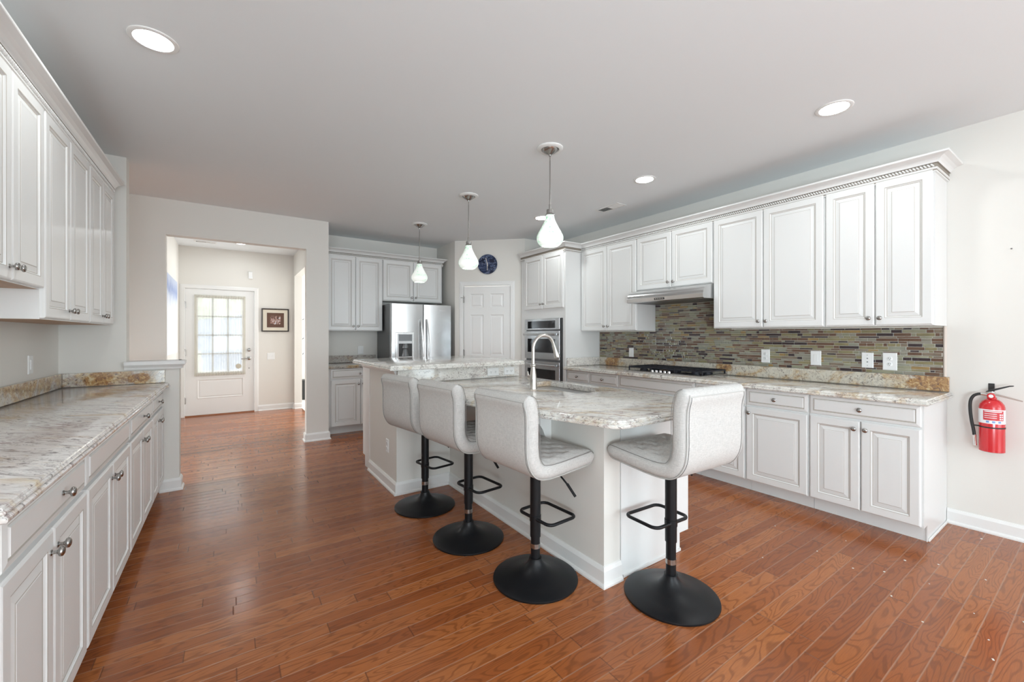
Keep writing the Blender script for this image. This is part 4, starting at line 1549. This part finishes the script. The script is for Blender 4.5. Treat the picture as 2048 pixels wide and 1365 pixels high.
# ================================================================== BAR STOOLS
def make_stool(label, loc, rz, lift):
    st = thing('bar_stool', label, 'bar stool', (loc[0], loc[1], 0), rz, 'grey linen bar stools around the island')
    MB().lathe([(.226, 0), (.228, .004), (.227, .010), (.215, .016), (.16, .027), (.10, .042), (.06, .062), (.042, .085), (.035, .100), (.033, .112)], seg=56).build('base', 'black_metal', st, smooth=40)
    zc = .40 + lift
    MB().lathe([(.0245, .10), (.0245, zc - .02)], seg=24).build('gas_lift', 'black_metal', st, smooth=40)
    MB().lathe([(.0262, .165), (.0262, .190)], seg=24).build('lift_ring', 'nickel', st, smooth=40)
    MB().lathe([(.0285, .225 + lift), (.0285, .600 + lift), (.024, .605 + lift)], seg=24).build('column', 'black_metal', st, smooth=40)
    zf = .325 + lift * .9
    pts = []
    x0, x1, hw, r = -.012, .185, .128, .035
    for cx, cy, a0 in ((x1 - r, hw - r, 0), (x0 + r, hw - r, 90), (x0 + r, -hw + r, 180), (x1 - r, -hw + r, 270)):
        for k in range(6):
            a = radians(a0 + 18 * k)
            pts.append((cx + r * cos(a), cy + r * sin(a), zf + .0))
    mb = MB()
    mb.tube(pts, .0085, 10, closed=True)
    mb.lathe([(.031, zf - .016), (.031, zf + .016)], (0, 0, 0), 20)
    mb.build('footrest', 'black_metal', st, smooth=50)
    zb = .614 + lift
    MB().box(-.09, .09, -.08, .08, zb - .012, zb + .02).build('seat_plate', 'black_metal', st, bevel=.004)
    mb = MB()
    mb.tube(catmull([(.02, -.05, zb - .006), (.03, -.12, zb - .010), (.035, -.155, zb - .030), (.045, -.21, zb - .075)]), .0048, 8, radii=None)
    mb.tube([(.0435, -.195, zb - .062), (.052, -.245, zb - .115)], .007, 8)
    mb.build('lift_lever', 'black_metal', st, smooth=50)
    # upholstered shell, swept along an L-shaped centre line
    cl = [(.225, .068), (.18, .063), (.12, .058), (.05, .053), (-.03, .048), (-.105, .048), (-.160, .062), (-.192, .105), (-.202, .160), (-.203, .225), (-.203, .290), (-.206, .340), (-.217, .385), (-.234, .422)]
    C = catmull([(x, 0, z) for x, z in cl], 6)
    n = len(C)
    W = .229
    T = .041
    rings = []
    tot = [0]
    for i in range(1, n):
        tot.append(tot[-1] + (C[i] - C[i - 1]).length)
    Ltot = tot[-1]
    info = []
    for i in range(n):
        tg = (C[min(i + 1, n - 1)] - C[max(i - 1, 0)]).normalized()
        nr = Vector((tg.z, 0, -tg.x))    # towards the sitter's side
        if nr.dot(Vector((.3, 0, 1))) < 0:
            nr = -nr
        s = tot[i]
        e0, e1 = min(1, s / .045), min(1, (Ltot - s) / .045)
        k = sqrt(max(.02, 1 - (1 - e0) ** 2)) * sqrt(max(.02, 1 - (1 - e1) ** 2))
        wk = .93 + .07 * sqrt(max(0, 1 - (1 - e0) ** 2)) * sqrt(max(0, 1 - (1 - e1) ** 2))
        ring = []
        hw, ht = W * wk, T * k
        rc = min(.036, ht * .92)
        sect = [(-hw + rc + (2 * hw - 2 * rc) * q / 30, ht) for q in range(31)]
        sect += [(hw - rc + rc * sin(radians(15 * q)), ht - rc + rc * cos(radians(15 * q))) for q in range(1, 6)]
        sect += [(hw, ht - rc), (hw, -ht + rc)]
        sect += [(hw - rc + rc * cos(radians(15 * q)), -ht + rc - rc * sin(radians(15 * q))) for q in range(1, 6)]
        sect += [(hw - rc - (2 * hw - 2 * rc) * q / 8, -ht) for q in range(9)]
        sect += [(-hw + rc - rc * sin(radians(15 * q)), -ht + rc - rc * cos(radians(15 * q))) for q in range(1, 6)]
        sect += [(-hw, -ht + rc), (-hw, ht - rc)]
        sect += [(-hw + rc - rc * cos(radians(15 * q)), ht - rc + rc * sin(radians(15 * q))) for q in range(1, 6)]
        for q, (yy, dd) in enumerate(sect):
            if q < 31:      # button tufting on the sitter's side: diagonal creases with a button at each crossing
                pu, pv = (s - .02) / .10, yy / .10
                d1, d2 = pu + pv, pu - pv
                c1, c2 = abs(d1 - round(d1)), abs(d2 - round(d2))
                bd = sqrt(c1 * c1 + c2 * c2)
                sink = (max(0, 1 - c1 / .14) + max(0, 1 - c2 / .14)) * .0055 + max(0, 1 - bd / .28) * .017
                edge = min(1, max(0, (W - abs(yy) - .022) / .03)) * min(1, max(0, (s - .05) / .04)) * min(1, max(0, (Ltot - s - .05) / .04))
                dd += (.011 - sink) * edge
            ring.append(C[i] + nr * dd + Vector((0, yy, 0)))
        rings.append([(p.x, p.y, p.z + zb - .012) for p in ring])
        info.append((C[i], nr, k, wk))
    sh_ = MB().loft(rings).build('upholstered_shell', 'linen', st, smooth=70)
    # piping along the outer perimeter of the back and the seam on the seat side
    mb = MB()
    for side in (1, -1):
        pp = []
        for (c, nr, k, wk) in info[2:-2]:
            p = c - nr * (T * k * .93) + Vector((0, side * W * wk * .93, 0))
            pp.append((p.x, p.y, p.z + zb - .012))
        mb.tube(pp, .0036, 6)
    c, nr, k, wk = info[-4]
    yl = [W * wk * .93 * (1 - 2 * q / 12) for q in range(13)]
    p = c - nr * (T * k * .95)
    mb.tube([(p.x, y, p.z + zb - .012) for y in yl], .0036, 6)
    mb.build('piping', 'linen_piping', sh_, smooth=60)
    for side in (1, -1):
        mb = MB()
        pp = []
        for (c, nr, k, wk) in info[3:-3]:
            p = c - nr * (T * k * .985) + Vector((0, side * W * wk * .885, 0))
            pp.append((p.x, p.y, p.z + zb - .012))
        mb.tube(pp, .0015, 5)
        mb.build('back_seam', 'dark_thread', sh_, smooth=60)
        mb = MB()
        pp = []
        for (c, nr, k, wk) in info[1:-1]:
            p = c + nr * (T * k * .78) + Vector((0, side * W * wk * .985, 0))
            pp.append((p.x, p.y, p.z + zb - .012))
        mb.tube(pp, .0015, 5)
        mb.build('seat_seam', 'dark_thread', sh_, smooth=60)
    return st


make_stool('farthest grey linen bar stool, beside the painted end wall of the bar', (1.249, 3.025), radians(9), -.012)
make_stool('second grey linen stool along the bowed island edge, between the farthest and third', (1.284, 2.389), radians(6), 0)
make_stool('third grey linen stool, nearest on the long bowed side, in front of the faucet', (1.371, 1.792), radians(4), 0)
make_stool('grey linen stool set higher at the island end, turned away from the others', (1.840, 1.285), radians(88), .05)


# ================================================================== LIGHTS
def recessed(label, x, y, r=.092):
    o = thing('recessed_light', label, 'ceiling light', (x, y, CE), 0)
    MB().lathe([(r * .80, -.002), (r * .84, -.006), (r * 1.0, -.007), (r * 1.06, -.004), (r * 1.07, 0)], seg=40, caps=(False, False)).build('trim_ring', 'trim_paint', o, smooth=40)
    MB().lathe([(r * .82, -.003), (.001, -.004)], seg=40, caps=(False, True)).build('diffuser', 'lamp_disc', o, smooth=40)
    return o


recessed('recessed ceiling light at upper left, over the left counter aisle', -.300, 2.644)
recessed('recessed ceiling light at far right, nearest the viewer', 3.150, 1.030)
recessed('recessed ceiling light in front of the cooktop cabinets', 3.155, 2.478)
recessed('recessed ceiling light half hidden behind the nearest pendant shade', 3.155, 3.992)
recessed('small recessed light on the foyer ceiling', .161, 7.728, .075)


def pendant(label, x, y):
    o = thing('pendant_lamp', label, 'pendant lamp', (x, y, CE), 0, 'glass pendants over the island')
    MB().lathe([(.099, 0), (.099, -.008), (.092, -.014), (.070, -.016), (.066, -.010), (.066, -.002)], seg=40, caps=(False, False)).build('ceiling_ring', 'trim_paint', o, smooth=40)
    MB().lathe([(.064, -.004), (.060, -.016), (.045, -.032), (.022, -.046), (.010, -.052), (.008, -.062), (.003, -.064)], seg=32).build('canopy', 'nickel', o, smooth=50)
    mb = MB()
    mb.tube([(0, 0, -.060), (0, 0, -.098)], .0035, 8)
    mb.tube([(0, 0, -.095), (0, 0, -.43)], .0048, 10)
    mb.tube([(0, 0, -.43), (0, 0, -.475)], .0085, 12)
    mb.build('stem', 'nickel', o, smooth=50)
    MB().lathe([(.009, -.470), (.026, -.472), (.027, -.500), (.033, -.506), (.034, -.514)], seg=24).build('socket_cap', 'nickel', o, smooth=40)
    prof = [(.031, .0), (.033, -.02), (.0385, -.04), (.048, -.062), (.0675, -.10), (.086, -.132), (.0985, -.157), (.1025, -.175), (.1015, -.190), (.095, -.210), (.081, -.228), (.066, -.239),
            (.062, -.237), (.078, -.225), (.092, -.207), (.098, -.188), (.098, -.175)]
    MB().lathe(prof, (0, 0, 0), 40, caps=(True, False)).build('glass_shade', 'shade_glass', o, smooth=60, loc=(0, 0, -.510))
    MB().lathe([(.004, -.62), (.022, -.63), (.030, -.655), (.024, -.685), (.003, -.697)], seg=16).build('lamp_bulb', 'bulb', o, smooth=60)
    return o


pendant('nearest green-mottled glass pendant, in front of the oven tower', 2.030, 2.470)
pendant('middle green-mottled glass pendant, beside the blue clock', 2.030, 3.775)
pendant('farthest glass pendant, in front of the cabinet over the refrigerator', 2.030, 5.100)


def vent(label, x, y, w, l, rz):
    o = thing('ceiling_vent', label, 'vent', (x, y, CE), rz)
    MB().sweep([(-w / 2, -l / 2), (w / 2, -l / 2), (w / 2, l / 2), (-w / 2, l / 2)], [(-.0, -.001), (-.0, -.006), (.022, -.008), (.022, -.001)], True).build('frame', 'trim_paint', o)
    MB().box(-w / 2 + .02, w / 2 - .02, -l / 2 + .02, l / 2 - .02, -.002, -.001).build('duct', 'steel_dark', o)
    mb = MB()
    n = int((l - .04) / .017)
    for k in range(n):
        yy = -l / 2 + .026 + k * (l - .055) / n
        t = .010 if k < n / 2 else -.010
        mb.loft([[(-w / 2 + .02, yy, -.002), (w / 2 - .02, yy, -.002), (w / 2 - .02, yy + t, -.008), (-w / 2 + .02, yy + t, -.008)],
                 [(-w / 2 + .02, yy + .002, -.002), (w / 2 - .02, yy + .002, -.002), (w / 2 - .02, yy + t + .002, -.008), (-w / 2 + .02, yy + t + .002, -.008)]])
    mb.build('louvers', 'trim_paint', o)
    return o


vent('white ceiling vent above the cooktop side', 3.530, 3.240, .15, .34, 0)
vent('white ceiling vent in the foyer, beyond the opening', -.29, 7.90, .12, .28, pi / 2)

# ================================================================== FOYER THINGS
# curtain over the front-door glass
cu = thing('sheer_curtain', 'sheer cream curtain covering the glass of the front door', 'curtain', (-.452, YD - .020, 0))
CW, CZ0, CZ1 = .688, .648, 1.966
mb = MB()
nx = 150
cols = []
for i in range(nx + 1):
    u = i / nx
    cols.append((u * CW, .005 * sin(u * 2 * pi * 19 + 1.3 * sin(u * 9)) + .002 * sin(u * 2 * pi * 47)))
zs = [CZ0 + .045, CZ0 + .4, CZ1 - .4, CZ1 - .045]
mb.loft([[(x, y, z) for x, y in cols] for z in zs], 0, False, False, False)
mb.build('sheer_panel', 'sheer_cloth', cu, smooth=180)
for za, zb_, nm in ((CZ0, CZ0 + .045, 'hem'), (CZ1 - .045, CZ1, 'hem')):
    mb = MB()
    mb.loft([[(x, y * .4 - .001, z) for x, y in cols] + [(x, y * .4 + .003, z) for x, y in reversed(cols)] for z in (za, zb_)])
    mb.build(nm, 'sheer_cloth', cu, smooth=180)
    mb = MB()
    zz = (za + zb_) / 2
    mb.tube([(-.004, .001, zz), (CW + .004, .001, zz)], .003, 8)
    mb.build('rod', 'sheer_hem', cu)
for xa, xb in ((-.001, .022), (CW - .022, CW + .001)):
    MB().box(xa, xb, -.004, .002, CZ0, CZ1).build('side_hem', 'sheer_cloth', cu)
MB().lathe([(.040, -.010), (.042, -.008), (.040, -.006)], (.591, -.002, .790), 28, axis='Y').build('round_tie', 'sheer_hem', cu, smooth=40)

pc = thing('framed_picture', 'small dark-framed abstract print beside the front door', 'picture', (.683, YD, 1.575))
PW, PH = .420, .405
MB().sweep([(-PW / 2, -PH / 2), (PW / 2, -PH / 2), (PW / 2, PH / 2), (-PW / 2, PH / 2)], [(0, .002), (0, .024), (.006, .026), (.018, .020), (.020, .012), (.020, .002)], True,
           mapf=lambda u, v, d: (u, -d, v)).build('frame', 'frame_black', pc)
MB().box(-PW / 2 + .015, PW / 2 - .015, -.012, -.004, -PH / 2 + .015, PH / 2 - .015).build('mat_board', 'mat_cream', pc)
MB().box(-.128, .130, -.0135, -.012, -.125, .125).build('inner_mat', 'mat_brown', pc)
MB().box(-.080, .078, -.0145, -.0135, -.075, .075).build('print', 'art_print', pc)
MB().box(-.130, .132, -.0133, -.012, -.128, .128).build('mat_bevel', 'frame_black', pc)
plate('switch_plate', 'double white light switch under the framed picture', (.616, YD, .942), 0, .117, .117, 'toggle2', 'switch')
al = thing('door_chime', 'small white wall sensor above and right of the front door', 'sensor', (.311, YD, 2.335))
MB().box(-.030, .030, -.028, 0, -.062, .062).build('sensor_case', 'plastic_white', al, bevel=.008)
MB().box(-.022, .022, -.030, -.028, -.045, -.015).build('lens', 'label_white', al, bevel=.002)
cv = thing('canvas_painting', 'large pale blue abstract canvas on the left foyer wall', 'painting', (-.652, 7.15, 1.06))
MB().box(0, .035, -.62, .62, 0, 1.02).build('canvas', 'canvas_blue', cv, bevel=.002)
MB().box(.0, .030, -.626, -.62, 0, 1.02).build('stretcher_edge', 'frame_black', cv)
# living room glimpse
for k, (z, h) in enumerate(((1.70, .36), (1.30, .34), (.98, .24))):
    o = thing('plant_print', ('uppermost', 'middle', 'lowest')[k] + ' white plant print on the far living-room wall', 'picture', (1.40, 9.698, z))
    MB().box(-.22, .22, -.02, 0, -h / 2, h / 2).build('panel', 'label_white', o)
    mb = MB()
    for q in range(5):
        a = radians(30 + q * 31 + k * 17)
        cx, cz = -.11 + .05 * q, -.06 + .03 * q
        mb.loft([[(cx - .03 * cos(a), -.022, cz - .03 * sin(a)), (cx + .012 * sin(a), -.022, cz - .012 * cos(a)), (cx + .04 * cos(a), -.022, cz + .04 * sin(a)), (cx - .012 * sin(a), -.022, cz + .012 * cos(a))],
                 [(cx - .03 * cos(a), -.0205, cz - .03 * sin(a)), (cx + .012 * sin(a), -.0205, cz - .012 * cos(a)), (cx + .04 * cos(a), -.0205, cz + .04 * sin(a)), (cx - .012 * sin(a), -.0205, cz + .012 * cos(a))]])
    mb.build('leaves', 'steel_dark', o)
sp_ = thing('floor_speaker', 'black box standing on the pale living-room carpet', 'speaker', (1.36, 9.45, .004))
MB().box(-.13, .13, -.12, .12, .0, .40).build('speaker_case', 'plastic_dark', sp_, bevel=.006)
MB().box(-.118, .118, -.126, -.12, .02, .38).build('grille', 'rubber', sp_, bevel=.003)

# pale flecks on the floor boards near the right run
mb = MB()
r = random.Random(5)
for x, y in [(2.9, .86), (3.0, .75), (3.35, .60), (3.05, .58), (3.25, .72), (2.75, .66), (3.35, .42), (2.62, .52), (2.9, .40), (2.7, .33), (3.0, .26), (2.55, .30), (2.95, 1.05), (3.25, 1.0), (2.6, 1.2), (4.0, .52), (2.45, .22), (2.8, .20), (3.1, 1.35)]:
    s = r.uniform(.0025, .005)
    a = r.random() * 3
    mb.mtx = Matrix.Translation((x, y, 0)) @ Matrix.Rotation(a, 4, 'Z')
    mb.box(-s, s, -s * .7, s * .7, 0, s * .6)
o = mb.build('floor_flecks', 'crumb')
tag(o, 'scattered pale crumbs on the wood floor in front of the right cabinets', 'crumbs', kind='stuff')
